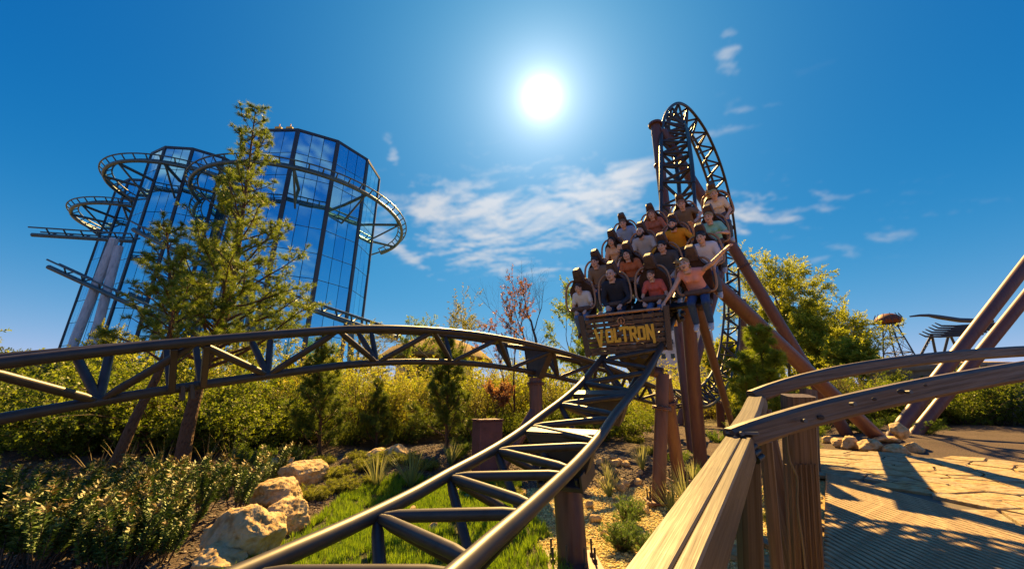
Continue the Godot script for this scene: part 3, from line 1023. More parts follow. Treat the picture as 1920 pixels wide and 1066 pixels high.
func fence() -> void:
	var j1 := P(1391, 836, 1.72)
	var j2 := P(1421, 752, 2.72)
	var g := "weathered timbers of the fence along the path"
	var st := P(1262, 1100, 0.66)
	# sloping handrail with its posts
	var t := thing("handrail", Transform3D(Basis.IDENTITY, ground(j1.x, j1.z)), "sloping square timber handrail with posts, rising from the gravel to the first corner", "handrail", g)
	# two baulks laid side by side, a narrow split between them
	var off := Vector3.UP.cross(j1 - st).normalized()
	for q in [[-0.034, 0.036], [0.0195, 0.067]]:
		var d: Vector3 = off * q[0]
		timber("rail", t, [st + (st - j1) * 0.6 + d, st + d, (st + j1) * 0.5 + d, j1 + d], q[1], 0.1, M.wood, Vector3.UP, 0.004)
	timber("rail", t, [j1 + (j2 - j1) * 0.07 + Vector3(0, 0.02, 0), (j1 + j2) * 0.5, j2], 0.11, 0.1, M.wood)
	var p1 := P(1401, 848, 1.74)
	timber("post", t, [p1, P(1408, 1066, 1.74), P(1412, 1200, 1.74)], 0.095, 0.08, M.wood, Vector3.BACK)
	var p2 := P(1436, 826, 2.0)
	timber("baluster", t, [p2, P(1458, 1066, 2.0), P(1466, 1180, 2.0)], 0.062, 0.05, M.wood_dark, Vector3.BACK)
	timber("post", t, [j2 + Vector3(0.03, -0.055, -0.03), Vector3(j2.x + 0.05, -0.2, j2.z)], 0.1, 0.11, M.wood_dark, Vector3.BACK)
	for q in [[1372, 815], [1372, 828]]:
		var b := MB.new()
		var p := P(q[0] + 8, q[1] + 5, 1.68)
		b.rod(p - t.position, p + Vector3(-0.02, 0, 0.03) - t.position, 0.009, 8)
		part("bolt", b.mesh(), M.grey_metal, t)
	var br := MB.new()
	br.box(Transform3D(Basis(Vector3.UP, -0.5), j1 - t.position + Vector3(0.0, 0.058, 0.02)), Vector3(0.13, 0.014, 0.09), 0.003)
	part("bracket", br.mesh(), M.grey_metal, t)
	for k in 3:
		var c := MB.new()
		var p := P(1404 + k * 7, 842 + k * 10, 1.66) - t.position
		c.tube([p, p + Vector3(0.05, 0.012, -0.03)], [0.018, 0.012], 10)
		part("clamp", c.mesh(), M.black, t)
	# curved beams swinging away from each corner
	var b1 := thing("curved_beam", Transform3D(Basis.IDENTITY, j1), "heavier curved timber beam swinging out over the path from the first rail corner", "beam", g)
	var e1 := P(1990, 684, 2.2)
	timber("timber", b1, bent(P(1372, 826, 1.7), P(1570, 748, 1.95), e1, 14), 0.07, 0.105, M.wood_dark)
	for q in [[1388, 812], [1384, 834], [1505, 788], [1596, 757], [1700, 735]]:
		var b := MB.new()
		var p := P(q[0], q[1], 1.69 + (q[0] - 1388) * 0.0007)
		b.rod(p - j1, p + Vector3(-0.01, 0, 0.035) - j1, 0.009, 8)
		part("bolt", b.mesh(), M.grey_metal, b1)
	for q in [[1450, 812, 1.0], [1478, 808, 0.7], [1540, 776, 1.3], [1640, 742, 1.0], [1690, 728, 1.5], [1736, 716, 0.8]]:
		var kn := MB.new()
		kn.ball(P(q[0], q[1] + 6, 1.70 + (q[0] - 1388) * 0.0007) - j1, Vector3(0.014, 0.009, 0.004) * q[2], 10, 6)
		part("knot", kn.mesh(), M.knot, b1)
	var b2 := thing("curved_beam", Transform3D(Basis.IDENTITY, j2), "thinner curved timber beam swinging out from the farther rail corner", "beam", g)
	timber("timber", b2, bent(P(1410, 745, 2.68), P(1590, 668, 3.0), P(2000, 655, 3.5), 14), 0.075, 0.092, M.wood_dark)
	# what carries the outer ends, beyond the picture
	for q in [[e1, "post under the outer end of the heavier curved beam"], [P(2000, 655, 3.5), "post under the outer end of the thinner curved beam"]]:
		var p: Vector3 = q[0]
		var o := thing("fence_post", Transform3D(Basis.IDENTITY, Vector3(p.x, 0.0, p.z)), q[1], "post", g)
		timber("timber", o, [p + Vector3(0, 0.0, 0), Vector3(p.x, -0.15, p.z)], 0.12, 0.12, M.wood_dark, Vector3.BACK)
	# the broad split post between the beams
	var bp := P(1497, 760, 2.35)
	var o := thing("fence_post", Transform3D(Basis.IDENTITY, Vector3(bp.x + 0.1, -0.05, bp.z + 0.05)), "broad dark split-log post with a cable stapled down its face", "post", g)
	timber("timber", o, [P(1497, 741, 2.4), P(1500, 840, 2.38), P(1512, 1066, 2.35), P(1520, 1190, 2.33)], 0.18, 0.1, M.wood_dark, Vector3.BACK, 0.02)
	for k in 7:
		var x := -0.085 + k * 0.03
		timber("split_strip", o, [P(1500, 870, 2.31) + Vector3(x, 0, 0.0), P(1518, 1180, 2.27) + Vector3(x * 1.1, 0, 0)], 0.011, 0.012, M.wood_dark, Vector3.BACK, 0.003)
	var cb := MB.new()
	var cp := []
	for q in [[1461, 815], [1462, 832], [1464, 850], [1468, 866], [1475, 880], [1481, 893], [1482, 910], [1481, 930], [1482, 950], [1485, 975], [1489, 1000], [1493, 1030], [1498, 1080]]:
		cp.append(P(q[0] + 14, q[1], 2.27) - o.position)
	cb.tube(cp, cp.map(func(_p): return 0.007), 8)
	part("cable", cb.mesh(), M.grey_metal, o)
	# a slimmer post just behind it
	var sp := gp(1520, 893)
	var so := thing("fence_post", Transform3D(Basis.IDENTITY, sp), "slim dark post directly behind the broad split-log post", "post", g)
	timber("timber", so, [PZ(1516, 730, sp.z), sp - Vector3(0, 0.1, 0)], 0.26, 0.2, M.wood_dark, Vector3.BACK)


# ---------------------------------------------------------------- stones
func PZ(px: float, py: float, z: float) -> Vector3:  # the point of a pixel's ray at depth z
	var y := (533.0 - py) / F
	return P(px, py, z / (y * sin(TILT) - cos(TILT)))


func ico(level: int) -> Array:
	var g := (1.0 + sqrt(5.0)) / 2.0
	var v := []
	for q in [[-1, g, 0], [1, g, 0], [-1, -g, 0], [1, -g, 0], [0, -1, g], [0, 1, g], [0, -1, -g], [0, 1, -g], [g, 0, -1], [g, 0, 1], [-g, 0, -1], [-g, 0, 1]]:
		v.append(Vector3(q[0], q[1], q[2]).normalized())
	var f := [[0, 11, 5], [0, 5, 1], [0, 1, 7], [0, 7, 10], [0, 10, 11], [1, 5, 9], [5, 11, 4], [11, 10, 2], [10, 7, 6], [7, 1, 8], [3, 9, 4], [3, 4, 2], [3, 2, 6], [3, 6, 8], [3, 8, 9], [4, 9, 5], [2, 4, 11], [6, 2, 10], [8, 6, 7], [9, 8, 1]]
	for l in level:
		var cut := {}
		var nf := []
		for t in f:
			var m := []
			for k in 3:
				var a: int = t[k]
				var b: int = t[(k + 1) % 3]
				var key := mini(a, b) * 100000 + maxi(a, b)
				if not cut.has(key):
					v.append((v[a] + v[b]).normalized())
					cut[key] = v.size() - 1
				m.append(cut[key])
			nf.append([t[0], m[0], m[2]])
			nf.append([t[1], m[1], m[0]])
			nf.append([t[2], m[2], m[1]])
			nf.append([m[0], m[1], m[2]])
		f = nf
	return [v, f]


func stone_mesh(size: Vector3, sd: int, level := 3) -> ArrayMesh:
	var r := RandomNumberGenerator.new()
	r.seed = sd
	var nz := FastNoiseLite.new()
	nz.seed = sd
	nz.frequency = 0.9
	nz.fractal_octaves = 5
	var base: Array = M["ico%d" % level]
	var planes := []
	for k in 16:
		planes.append([Vector3(r.randfn(), r.randfn() * 0.8, r.randfn()).normalized(), r.randf_range(0.66, 0.95)])
	var mb := MB.new()
	for d in base[0]:
		var rad := 1.05
		for q in planes:
			var dt: float = d.dot(q[0])
			if dt > 0.2:
				rad = minf(rad, q[1] / dt)
		rad *= 1.0 + 0.14 * nz.get_noise_3dv(d * 1.6) + 0.07 * (absf(nz.get_noise_3dv(d * 3.2)) - 0.3) + 0.05 * nz.get_noise_3dv(d * 9.0)
		mb.vert(d * rad * size * 0.5, Vector3.ZERO)
	for t in base[1]:
		var g := (mb.v[t[1]] - mb.v[t[0]]).cross(mb.v[t[2]] - mb.v[t[0]])
		if g.dot(mb.v[t[0]]) < 0.0:
			g = -g
		for k in 3:
			mb.n[t[k]] += g
	for k in mb.n.size():
		mb.n[k] = mb.n[k].normalized()
	for t in base[1]:
		mb.tri(t[0], t[1], t[2])
	return mb.mesh()


func rocks() -> void:
	M.ico2 = ico(2)
	M.ico3 = ico(3)
	M.ico4 = ico(4)
	# px, py of the foot, width, height, depth, label
	var big := [[428, 1062, 0.86, 0.66, 0.7, "big pale boulder with a flat grey top at the end of the boulder row"], [395, 1080, 0.55, 0.32, 0.5, "low yellow boulder wedged before the flat grey-topped one"],
		[520, 1000, 0.62, 0.5, 0.6, "rounded ochre boulder in the middle of the row beside the lawn"], [508, 958, 0.95, 0.55, 0.8, "long ochre boulder leaning behind the rounded one in the row"],
		[556, 915, 0.95, 0.62, 0.8, "large pale boulder at the head of the row beside the mulch"], [510, 900, 1.25, 0.5, 0.9, "brown boulder half hidden by shrubs behind the large pale one"],
		[648, 868, 0.5, 0.18, 0.4, "flat pale stone lying in the mulch before the yellow shrubs"], [702, 862, 0.6, 0.3, 0.5, "sloping grey stone leaning by the hedge of yellow shrubs"], [742, 864, 0.72, 0.42, 0.55, "upright grey slab stone beside the sloping one"],
		[1586, 838, 0.62, 0.34, 0.45, "small boulder at the near end of the path edge row"], [1606, 842, 0.56, 0.46, 0.5, "squat rounded boulder second along the path edge row"], [1649, 849, 0.7, 0.42, 0.55, "oval pale boulder in the middle of the path edge row"],
		[1697, 855, 0.72, 0.36, 0.55, "long loaf-shaped boulder under the round one by the path"], [1703, 836, 0.5, 0.44, 0.45, "round boulder perched on the loaf-shaped one by the path"], [1722, 848, 0.42, 0.32, 0.4, "end boulder of the path row beside the dark bed"],
		[1675, 829, 0.8, 0.22, 0.6, "flat slab stone lying behind the path edge row"], [1560, 832, 0.45, 0.3, 0.4, "brown stone in the shade at the foot of the slim post"]]
	for i in big.size():
		var q: Array = big[i]
		var g := gp(q[0], q[1])
		var o := part("boulder", stone_mesh(Vector3(q[2], q[3], q[4]) * 1.12, 100 + i * 7, 4 if i < 6 else 3), M.rock, self)
		o.position = g + Vector3(0, q[3] * (0.29 if i != 13 else 0.95), -q[4] * 0.3)
		o.rotation.y = i * 1.9
		tag(o, q[5], "boulder", "limestone boulders edging the beds")
	# little heaps of pale stones
	var kinds := []
	for k in 5:
		kinds.append(stone_mesh(Vector3(1.0, 0.75, 0.85), 300 + k, 2))
	var heaps := [[1150, 870, 16, 0.5, "small pale stone heaped on the slope left of the bolted-ring column"], [868, 922, 16, 0.5, "small tan stone heaped before the plum block"], [1168, 912, 8, 0.4, "tan stone lying beside the gravel and the spiky plant"],
		[1140, 962, 6, 0.9, "loose tan stone scattered on the yellow gravel"], [1012, 800, 6, 1.2, "small stone on the bank under the low span"], [770, 980, 4, 0.4, "stone lying in the lawn beneath the near track"], [1245, 985, 4, 0.8, "stone lying by the foot of the bolted-ring column"]]
	for q in heaps:
		var c := gp(q[0], q[1])
		for k in q[2]:
			var s := rng.randf_range(0.1, 0.24)
			var x: float = c.x + rng.randfn() * q[3] * 0.5
			var z: float = c.z + rng.randfn() * q[3] * 0.5
			var o := part("stone", kinds[k % 5], M.rock, self)
			o.transform = Transform3D(Basis(Vector3.UP, rng.randf() * TAU).rotated(Vector3.RIGHT, rng.randf_range(-0.4, 0.4)).scaled(Vector3.ONE * s), Vector3(x, hgt(x, z) + s * 0.2, z))
			tag(o, q[4], "stone", "loose stones " + q[4].split(" ")[-1])


# ---------------------------------------------------------------- leaves
func leaf_spray(n: int, spread: float, lw: float, ll: float, sd: int, twig := true) -> ArrayMesh:  # leaves round a twig of length 1 along y
	var r := RandomNumberGenerator.new()
	r.seed = sd
	var mb := MB.new()
	for k in n:
		var y := (k + 0.5) / n
		var a := k * 2.4 + r.randf()
		var d := Vector3(cos(a) * spread, r.randf_range(0.3, 0.9), sin(a) * spread).normalized()
		var s := d.cross(Vector3(r.randfn(), r.randfn(), r.randfn())).normalized()
		var p := Vector3(0, y, 0)
		var nn := d.cross(s).normalized()
		var fold := nn * ll * 0.12
		mb.quad(p, p + d * ll * 0.45 + s * lw + fold, p + d * ll, p + d * ll * 0.45 - s * lw + fold, nn)
	if twig:
		mb.tube([Vector3.ZERO, Vector3(0, 1, 0)], [0.02, 0.006], 3, false)
	return mb.mesh()


func needle_tuft(n: int, w: float, sd: int) -> ArrayMesh:  # needles of length about 1 round a shoot
	var r := RandomNumberGenerator.new()
	r.seed = sd
	var mb := MB.new()
	for k in n:
		var a := k * 2.4
		var d := Vector3(cos(a), r.randf_range(0.25, 1.6), sin(a)).normalized()
		var s := d.cross(Vector3(r.randfn(), r.randfn(), r.randfn())).normalized() * w
		var p := Vector3(0, r.randf() * 0.5, 0)
		var l := r.randf_range(0.75, 1.05)
		mb.face([p - s, p + s, p + d * l], d.cross(s))
	return mb.mesh()


func blades(n: int, w: float, bend: float, sd: int, seg := 3, out := 0.5) -> ArrayMesh:  # a clump of blades of height about 1
	var r := RandomNumberGenerator.new()
	r.seed = sd
	var mb := MB.new()
	for k in n:
		var a := TAU * k / n + r.randf_range(-0.4, 0.4)
		var d := Vector3(cos(a), 0, sin(a))
		var s := Vector3(-d.z, 0, d.x) * w
		var tip := r.randf_range(0.7, 1.1)
		var lean := r.randf_range(0.1, 1.0) * out
		var prev := [d * 0.03 - s, d * 0.03 + s]
		for q in range(1, seg + 1):
			var t := float(q) / seg
			var c := d * (0.03 + lean * t + bend * t * t * lean) + Vector3(0, tip * (t - bend * 0.35 * t * t * lean), 0)
			var ww := 1.0 - t * t
			var nx := [c - s * ww, c + s * ww]
			mb.quad(prev[0], prev[1], nx[1], nx[0], d * -0.4 + Vector3(0, 1, 0))
			prev = nx
	return mb.mesh()


func up_to(d: Vector3, p: Vector3, s: float, turn: float) -> Transform3D:  # a frame whose y runs along d
	var f := frame(p, d)
	return Transform3D(Basis(f.basis.x, f.basis.z, -f.basis.y).rotated(f.basis.z, turn).scaled(Vector3.ONE * s), p)


func tint(a: Color, b: Color, t := -1.0) -> Color:
	if t < 0.0:
		t = rng.randf()
	var c := a.lerp(b, t) * rng.randf_range(0.8, 1.15)
	return Color(c.r, c.g * 1.22, c.b * 1.2)


func grow(mb: MB, sites: Array, p: Vector3, d: Vector3, l: float, r: float, lev: int, q: Dictionary) -> void:
	var pts := [p]
	var rad := [r]
	var n := 4 if lev > 1 else 3
	var r1: float = r * q.get("taper", 0.55)
	for k in n:
		d = (d + Vector3(rng.randfn(), rng.randfn(), rng.randfn()) * q.wob + Vector3(0, q.up, 0)).normalized()
		p += d * l / n
		pts.append(p)
		rad.append(lerpf(r, r1, float(k + 1) / n))
	mb.tube(pts, rad, 6 if lev > 2 else (4 if lev > 0 else 3), false)
	if lev <= q.get("leaf_lev", 0):
		for k in q.leaves:
			var f := rng.randf_range(0.1, 1.0)
			var i := mini(int(f * n), n - 1)
			var pp: Vector3 = pts[i].lerp(pts[i + 1], f * n - i)
			var dd: Vector3 = (pts[i + 1] - pts[i]).normalized()
			sites.append([pp, (dd + Vector3(rng.randfn(), rng.randfn() + q.get("droop", 0.0), rng.randfn()) * 0.6).normalized()])
	if lev == 0:
		return
	var kids: int = q.kids[lev] if q.kids is Array else q.kids
	for k in kids:
		var f := 1.0 if k == 0 else rng.randf_range(0.35, 1.0)
		var i := mini(int(f * n), n - 1)
		var pp: Vector3 = pts[i].lerp(pts[i + 1], f * n - i)
		var side := d.cross(Vector3(rng.randfn(), rng.randfn(), rng.randfn())).normalized()
		var sp: float = q.spread * rng.randf_range(0.6, 1.2) * (0.5 if k == 0 else 1.0)
		grow(mb, sites, pp, (d * cos(sp) + side * sin(sp)).normalized(), l * q.ratio * rng.randf_range(0.75, 1.15), maxf(rad[i + 1] * (0.85 if k == 0 else 0.6), 0.004), lev - 1, q)


func tree(called: String, base: Vector3, label: String, q: Dictionary, group := "") -> Node3D:
	var o := thing(called, Transform3D(Basis.IDENTITY, base), label, "tree", group)
	var mb := MB.new()
	var sites := []
	for k in q.get("stems", 1):
		var d: Vector3 = q.get("lean", Vector3.UP)
		if q.get("stems", 1) > 1:
			d = (d + Vector3(rng.randfn(), 0, rng.randfn()) * 0.35).normalized()
		grow(mb, sites, Vector3(0, -0.1, 0), d, q.trunk * rng.randf_range(0.85, 1.1), q.radius, q.levels, q)
	part("trunk", mb.mesh(), q.get("bark", M.bark), o)
	if q.leaves > 0:
		var ts := []
		var cs := []
		for s in sites:
			ts.append(up_to(s[1], s[0], q.size * rng.randf_range(0.7, 1.3), rng.randf() * TAU))
			cs.append(tint(q.c1, q.c2))
		leaves("crown", q.mesh, q.get("mat", M.leaf), o, ts, cs)
	return o


func pine(base: Vector3, spine: Array, limbs: int, reach0: float, reach1: float, from: float, tuft: float, dens: float, label: String, c1: Color, c2: Color, r0: float, lift := 0.5) -> Node3D:
	var o := thing("pine_tree", Transform3D(Basis.IDENTITY, base), label, "tree", "pines in the garden")
	var mb := MB.new()
	var pts := []
	for p in spine:
		pts.append(p - base)
	var fine := []
	var rad := []
	var n := 24
	for k in n + 1:
		var u := float(k) / n * (pts.size() - 1)
		var i := mini(int(u), pts.size() - 2)
		fine.append(pts[i].cubic_interpolate(pts[i + 1], pts[maxi(i - 1, 0)], pts[mini(i + 2, pts.size() - 1)], u - i))
		rad.append(lerpf(r0, 0.015, pow(float(k) / n, 0.8)))
	mb.tube(fine, rad, 10, false)
	var ts := []
	var cs := []
	for k in limbs:
		var f := from + (1.0 - from) * pow((k + rng.randf()) / limbs, 0.9)
		var i := mini(int(f * n), n - 1)
		var p: Vector3 = fine[i].lerp(fine[i + 1], f * n - i)
		var g := (f - from) / (1.0 - from)
		var l := lerpf(reach0, reach1, g) * rng.randf_range(0.45, 1.25)
		var a := k * 2.4 + rng.randf() * 0.7
		var d := Vector3(cos(a), lift * rng.randf_range(0.4, 1.5), sin(a)).normalized()
		var bp := [p]
		var br := [maxf(rad[i] * 0.45, 0.01)]
		var m := 6
		for s in m:
			d = (d + Vector3(rng.randfn() * 0.12, 0.07 + rng.randfn() * 0.1, rng.randfn() * 0.12)).normalized()
			p += d * l / m
			bp.append(p)
			br.append(lerpf(br[0], 0.006, float(s + 1) / m))
		mb.tube(bp, br, 5, false)
		var tw := int(l * 9.0 * dens) + 3
		for s in tw:
			var ff := rng.randf_range(0.28, 1.0)
			var ii := mini(int(ff * m), m - 1)
			var pp: Vector3 = bp[ii].lerp(bp[ii + 1], ff * m - ii)
			var dd: Vector3 = (bp[ii + 1] - bp[ii]).normalized()
			var sd := (dd * 0.6 + Vector3(rng.randfn(), rng.randfn() * 0.5 + 0.35, rng.randfn()) * 0.8).normalized()
			var tl := l * 0.24 * rng.randf_range(0.5, 1.3) * (1.3 - ff)
			var e := pp + sd * tl
			mb.tube([pp, e], [0.007, 0.004], 3, false)
			var nt := int(3 + tl * 9.0)
			for z in nt:
				var q := pp.lerp(e, float(z + 1) / nt)
				ts.append(up_to((sd + Vector3(rng.randfn(), rng.randfn(), rng.randfn()) * 0.35).normalized(), q, tuft * rng.randf_range(0.75, 1.25), rng.randf() * TAU))
				cs.append(tint(c1, c2))
	part("trunk", mb.mesh(), M.bark, o)
	leaves("crown", M.tuft, M.needle, o, ts, cs)
	return o


func shrub_kind(stems: int, h: float, w: float, per: int, size: float, mesh: Mesh, c1: Color, c2: Color, arch: float) -> Dictionary:
	var mb := MB.new()
	var ts := []
	var cs := []
	for k in stems:
		var a := rng.randf() * TAU
		var rr := sqrt(rng.randf())
		var d := Vector3(cos(a) * rr * w / h * 1.2, 1, sin(a) * rr * w / h * 1.2).normalized()
		var p := Vector3(cos(a), 0, sin(a)) * rr * w * 0.25
		var l := h * rng.randf_range(0.55, 1.12)
		var pts := [p]
		for s in 6:
			d = (d + Vector3(cos(a) * arch * 0.12, -arch * 0.10 * s / 3.0, sin(a) * arch * 0.12) + Vector3(rng.randfn(), rng.randfn() * 0.5, rng.randfn()) * 0.12).normalized()
			p += d * l / 6.0
			pts.append(p)
		mb.tube(pts, [0.012, 0.011, 0.01, 0.008, 0.006, 0.004, 0.003], 3, false)
		for s in per:
			var f := pow(rng.randf(), 0.7)
			var i := mini(int(f * 6), 5)
			var pp: Vector3 = pts[i].lerp(pts[i + 1], f * 6 - i) + Vector3(rng.randfn(), rng.randfn(), rng.randfn()) * 0.05 * h
			var dd := (Vector3(rng.randfn(), rng.randfn() * 0.7 + 0.5, rng.randfn())).normalized()
			ts.append(up_to(dd, pp, size * rng.randf_range(0.6, 1.3), rng.randf() * TAU))
			cs.append(tint(c1, c2))
	return {"stems": mb.mesh(), "ts": ts, "cs": cs, "mesh": mesh}


func shrub(kind: Dictionary, at: Vector3, s: Vector3, turn: float, called: String, label: String, group: String, m: Material = null) -> Node3D:
	var o: Node3D
	if kind.has("made"):
		o = kind.made.duplicate()
		o.name = numbered(called)
		add_child(o)
		tag(o, label, "shrub", group)
	else:
		o = thing(called, Transform3D.IDENTITY, label, "shrub", group)
		part("stems", kind.stems, M.twig, o)
		leaves("foliage", kind.mesh, m if m else M.leaf, o, kind.ts, kind.cs)
		kind.made = o
	o.transform = Transform3D(Basis(Vector3.UP, turn).scaled(s), at)
	return o


func landmarks() -> void:
	for q in [[428, 1062, "beside the flat grey-topped boulder"], [520, 1000, "beside the rounded ochre boulder"], [556, 915, "beside the large pale boulder"], [338, 893, "at the foot of the tall rugged pine"], [190, 925, "at the foot of the slanting thin pine"], [260, 1000, "in the middle of the dark slope"], [180, 1050, "low on the dark slope"],
		[706, 915, "beside the pair of spiky yuccas"], [742, 864, "beside the upright grey slab stone"], [640, 905, "in the mulch before the flat pale stone"], [912, 896, "beside the plum block"], [1009, 912, "under the low span column"], [1235, 943, "beside the bolted-ring column"], [1315, 878, "beside the thick upright column"], [1150, 870, "among the heaped pale stones"], [1376, 806, "at the foot of the slanting column"], [1460, 900, "behind the fence posts"],
		[1606, 842, "behind the path edge boulders"], [1700, 830, "beneath the heavy leaning tubes"], [450, 880, "before the olive hedge"]]:
		marks.append([gp(q[0], q[1]), q[2]])
	for q in [[600, 13.0, "behind the young pine under the low span"], [838, 15.0, "behind the pine with blue-green candles"], [950, 15.5, "around the rusty red tree"], [815, 27.0, "before the straw-roofed pavilion"], [175, 14.0, "beyond the slanting thin pine"], [400, 14.0, "beyond the tall rugged pine"], [500, 15.0, "between tall pine and young pine"], [60, 15.0, "before the dark timber shed"], [720, 17.0, "between the two young pines"],
		[1075, 18.0, "under the fresh green trees"], [1180, 18.0, "behind the front of the train"], [1280, 30.0, "before the terracotta wall"], [1350, 35.0, "under the falling side of the arch"], [1450, 22.0, "behind the mountain pine"], [1560, 22.0, "under the golden willows"], [1660, 21.0, "beside the round concrete tank"], [1820, 18.0, "beyond the flagstone path"]]:
		var p := P(q[0], 760, q[1])
		marks.append([p, q[2]])


func plants() -> void:
	rng.seed = 4711
	landmarks()
	M.tuft = needle_tuft(22, 0.035, 1)
	M.spray = leaf_spray(8, 0.9, 0.13, 0.42, 2)
	M.spray2 = leaf_spray(10, 0.8, 0.10, 0.34, 3)
	M.small = leaf_spray(6, 1.0, 0.16, 0.36, 4)
	M.strand = leaf_spray(7, 0.6, 0.11, 0.4, 6, false)
	M.whorl = leaf_spray(12, 1.2, 0.11, 0.62, 5)
	# tall pines left
	rng.seed = 31
	var b := gp(338, 893)
	var z := b.z
	pine(b, [b - Vector3(0, 0.2, 0), PZ(352, 800, z), PZ(382, 690, z - 0.1), PZ(420, 600, z - 0.2), PZ(446, 470, z - 0.3), PZ(462, 340, z - 0.3), PZ(478, 212, z - 0.3)], 88, 2.75, 0.5, 0.33, 0.13, 0.85, "tall rugged pine with a bare leaning trunk in front of the glass towers", Color(0.15, 0.19, 0.028), Color(0.34, 0.33, 0.045), 0.19, 0.6)
	b = gp(190, 925)
	z = b.z
	pine(b, [b - Vector3(0, 0.2, 0), PZ(250, 790, z), PZ(300, 690, z - 0.1), PZ(322, 600, z - 0.2), PZ(318, 520, z - 0.3), PZ(312, 430, z - 0.4)], 36, 1.6, 0.45, 0.38, 0.13, 0.85, "shorter pine with a slanting thin trunk next to the tall rugged pine", Color(0.15, 0.19, 0.028), Color(0.32, 0.31, 0.045), 0.12, 0.6)
	# young pines among the shrubs
	for q in [[600, 858, 638, 46, 1.35, "young pine growing behind the low arched span, among yellow shrubs"], [838, 838, 628, 44, 1.3, "young pine with blue-green candles near the red-leaved tree"], [706, 842, 720, 26, 0.9, "small young pine half buried in the yellow shrubs"]]:
		b = gp(q[0], q[1])
		z = b.z
		pine(b, [b - Vector3(0, 0.1, 0), PZ(q[0], lerpf(q[1], q[2], 0.33), z), PZ(q[0] + 3, lerpf(q[1], q[2], 0.66), z), PZ(q[0] + 2, q[2], z)], q[3], q[4], 0.2, 0.08, 0.15, 1.5, q[5], Color(0.12, 0.15, 0.03), Color(0.22, 0.22, 0.04), 0.06, 0.8)
	b = P(1437, 810, 9.4)
	b = ground(b.x, b.z)
	z = b.z
	pine(b, [b - Vector3(0, 0.1, 0), PZ(1436, 770, z), PZ(1432, 700, z), PZ(1424, 632, z)], 52, 1.45, 0.35, 0.05, 0.15, 2.2, "bushy mountain pine beside the timber rail corner", Color(0.17, 0.21, 0.025), Color(0.32, 0.33, 0.035), 0.09, 0.75)
	# red-leaved tree, bare trees, weeping birch
	var red := {"kids": [0, 4, 3, 3, 3], "spread": 0.55, "ratio": 0.68, "up": 0.06, "wob": 0.1, "levels": 4, "trunk": 2.35, "radius": 0.06, "leaves": 4, "leaf_lev": 1, "size": 0.15, "mesh": M.spray, "c1": Color(0.20, 0.06, 0.03), "c2": Color(0.36, 0.15, 0.07)}
	b = P(958, 830, 14.5)
	tree("maple_tree", ground(b.x, b.z), "slender tree with rusty red dead leaves beyond the low span", red)
	b = P(935, 840, 13.2)
	red.trunk = 1.0
	red.radius = 0.04
	red.c1 = Color(0.32, 0.10, 0.07)
	red.c2 = Color(0.5, 0.24, 0.16)
	tree("maple_tree", ground(b.x, b.z), "lower pinkish red leaved sapling beside the slanting brace", red)
	var bare := {"kids": [0, 4, 4, 3, 3, 3], "spread": 0.6, "ratio": 0.7, "up": 0.05, "wob": 0.13, "levels": 5, "trunk": 3.9, "radius": 0.24, "leaves": 0, "bark": M.twig}
	b = P(1015, 800, 21.0)
	tree("bare_tree", ground(b.x, b.z), "dark leafless tree spreading its twigs between red tree and train", bare)
	bare.trunk = 2.4
	b = P(1325, 800, 32.0)
	tree("bare_tree", ground(b.x, b.z), "thin leafless tree seen between the brown columns", bare)
	var weep := {"kids": [0, 4, 4, 3, 4], "spread": 0.65, "ratio": 0.72, "up": 0.0, "wob": 0.1, "levels": 4, "trunk": 3.5, "radius": 0.09, "leaves": 8, "leaf_lev": 1, "size": 0.13, "mesh": M.small, "c1": Color(0.22, 0.19, 0.05), "c2": Color(0.36, 0.28, 0.08), "bark": M.twig}
	b = P(850, 800, 20.0)
	tree("birch_tree", ground(b.x, b.z), "airy weeping birch with sparse golden leaves against the sky", weep)
	var fresh := {"kids": [0, 5, 4, 4, 3], "spread": 0.6, "ratio": 0.7, "up": 0.03, "wob": 0.1, "levels": 4, "trunk": 2.9, "radius": 0.1, "leaves": 7, "leaf_lev": 1, "size": 0.17, "mesh": M.spray, "c1": Color(0.20, 0.25, 0.03), "c2": Color(0.36, 0.36, 0.06)}
	for q in [[1120, 800, 17.0, "fresh green tree glowing behind the wooden nose of the train"], [1075, 800, 22.0, "second fresh green tree, left of the one behind the train nose"], [760, 800, 24.0, "low golden tree beyond the young pines"], [235, 800, 15.5, "airy yellow-green tree beyond the slanting thin pine"], [330, 800, 14.5, "airy yellow-green tree right behind the tall rugged pine"], [500, 800, 15.5, "airy yellow-green tree between tall pine and ramp track"], [560, 800, 19.0, "airy yellow-green tree under the sloping ramp track"], [660, 800, 22.0, "airy yellow-green tree left of the straw-roofed pavilion"]]:
		b = P(q[0], q[1], q[2])
		if q[0] < 700:
			fresh.trunk = 2.0
			fresh.leaves = 4
			fresh.mesh = M.small
			fresh.c1 = Color(0.22, 0.22, 0.03)
			fresh.c2 = Color(0.46, 0.38, 0.06)
		tree("leafy_tree", ground(b.x, b.z), q[3], fresh)
	rng.seed = 97
	# the willow, the brown tree and their neighbours right of the arch
	var willow := {"kids": [0, 5, 4, 4, 4, 3], "spread": 0.62, "ratio": 0.74, "up": 0.02, "wob": 0.09, "levels": 5, "trunk": 4.9, "radius": 0.3, "leaves": 8, "leaf_lev": 1, "size": 0.36, "droop": -0.5, "mesh": M.strand, "c1": Color(0.27, 0.26, 0.03), "c2": Color(0.48, 0.42, 0.06)}
	b = P(1478, 800, 33.0)
	tree("willow_tree", ground(b.x, b.z), "broad golden green willow behind the leaning brown tubes", willow)
	b = P(1542, 800, 36.0)
	tree("willow_tree", ground(b.x, b.z), "second golden willow, between the broad one and the brown tree", willow)
	willow.trunk = 4.3
	b = P(1510, 800, 31.0)
	tree("willow_tree", ground(b.x, b.z), "rounded golden willow filling the gap between its two neighbours", willow)
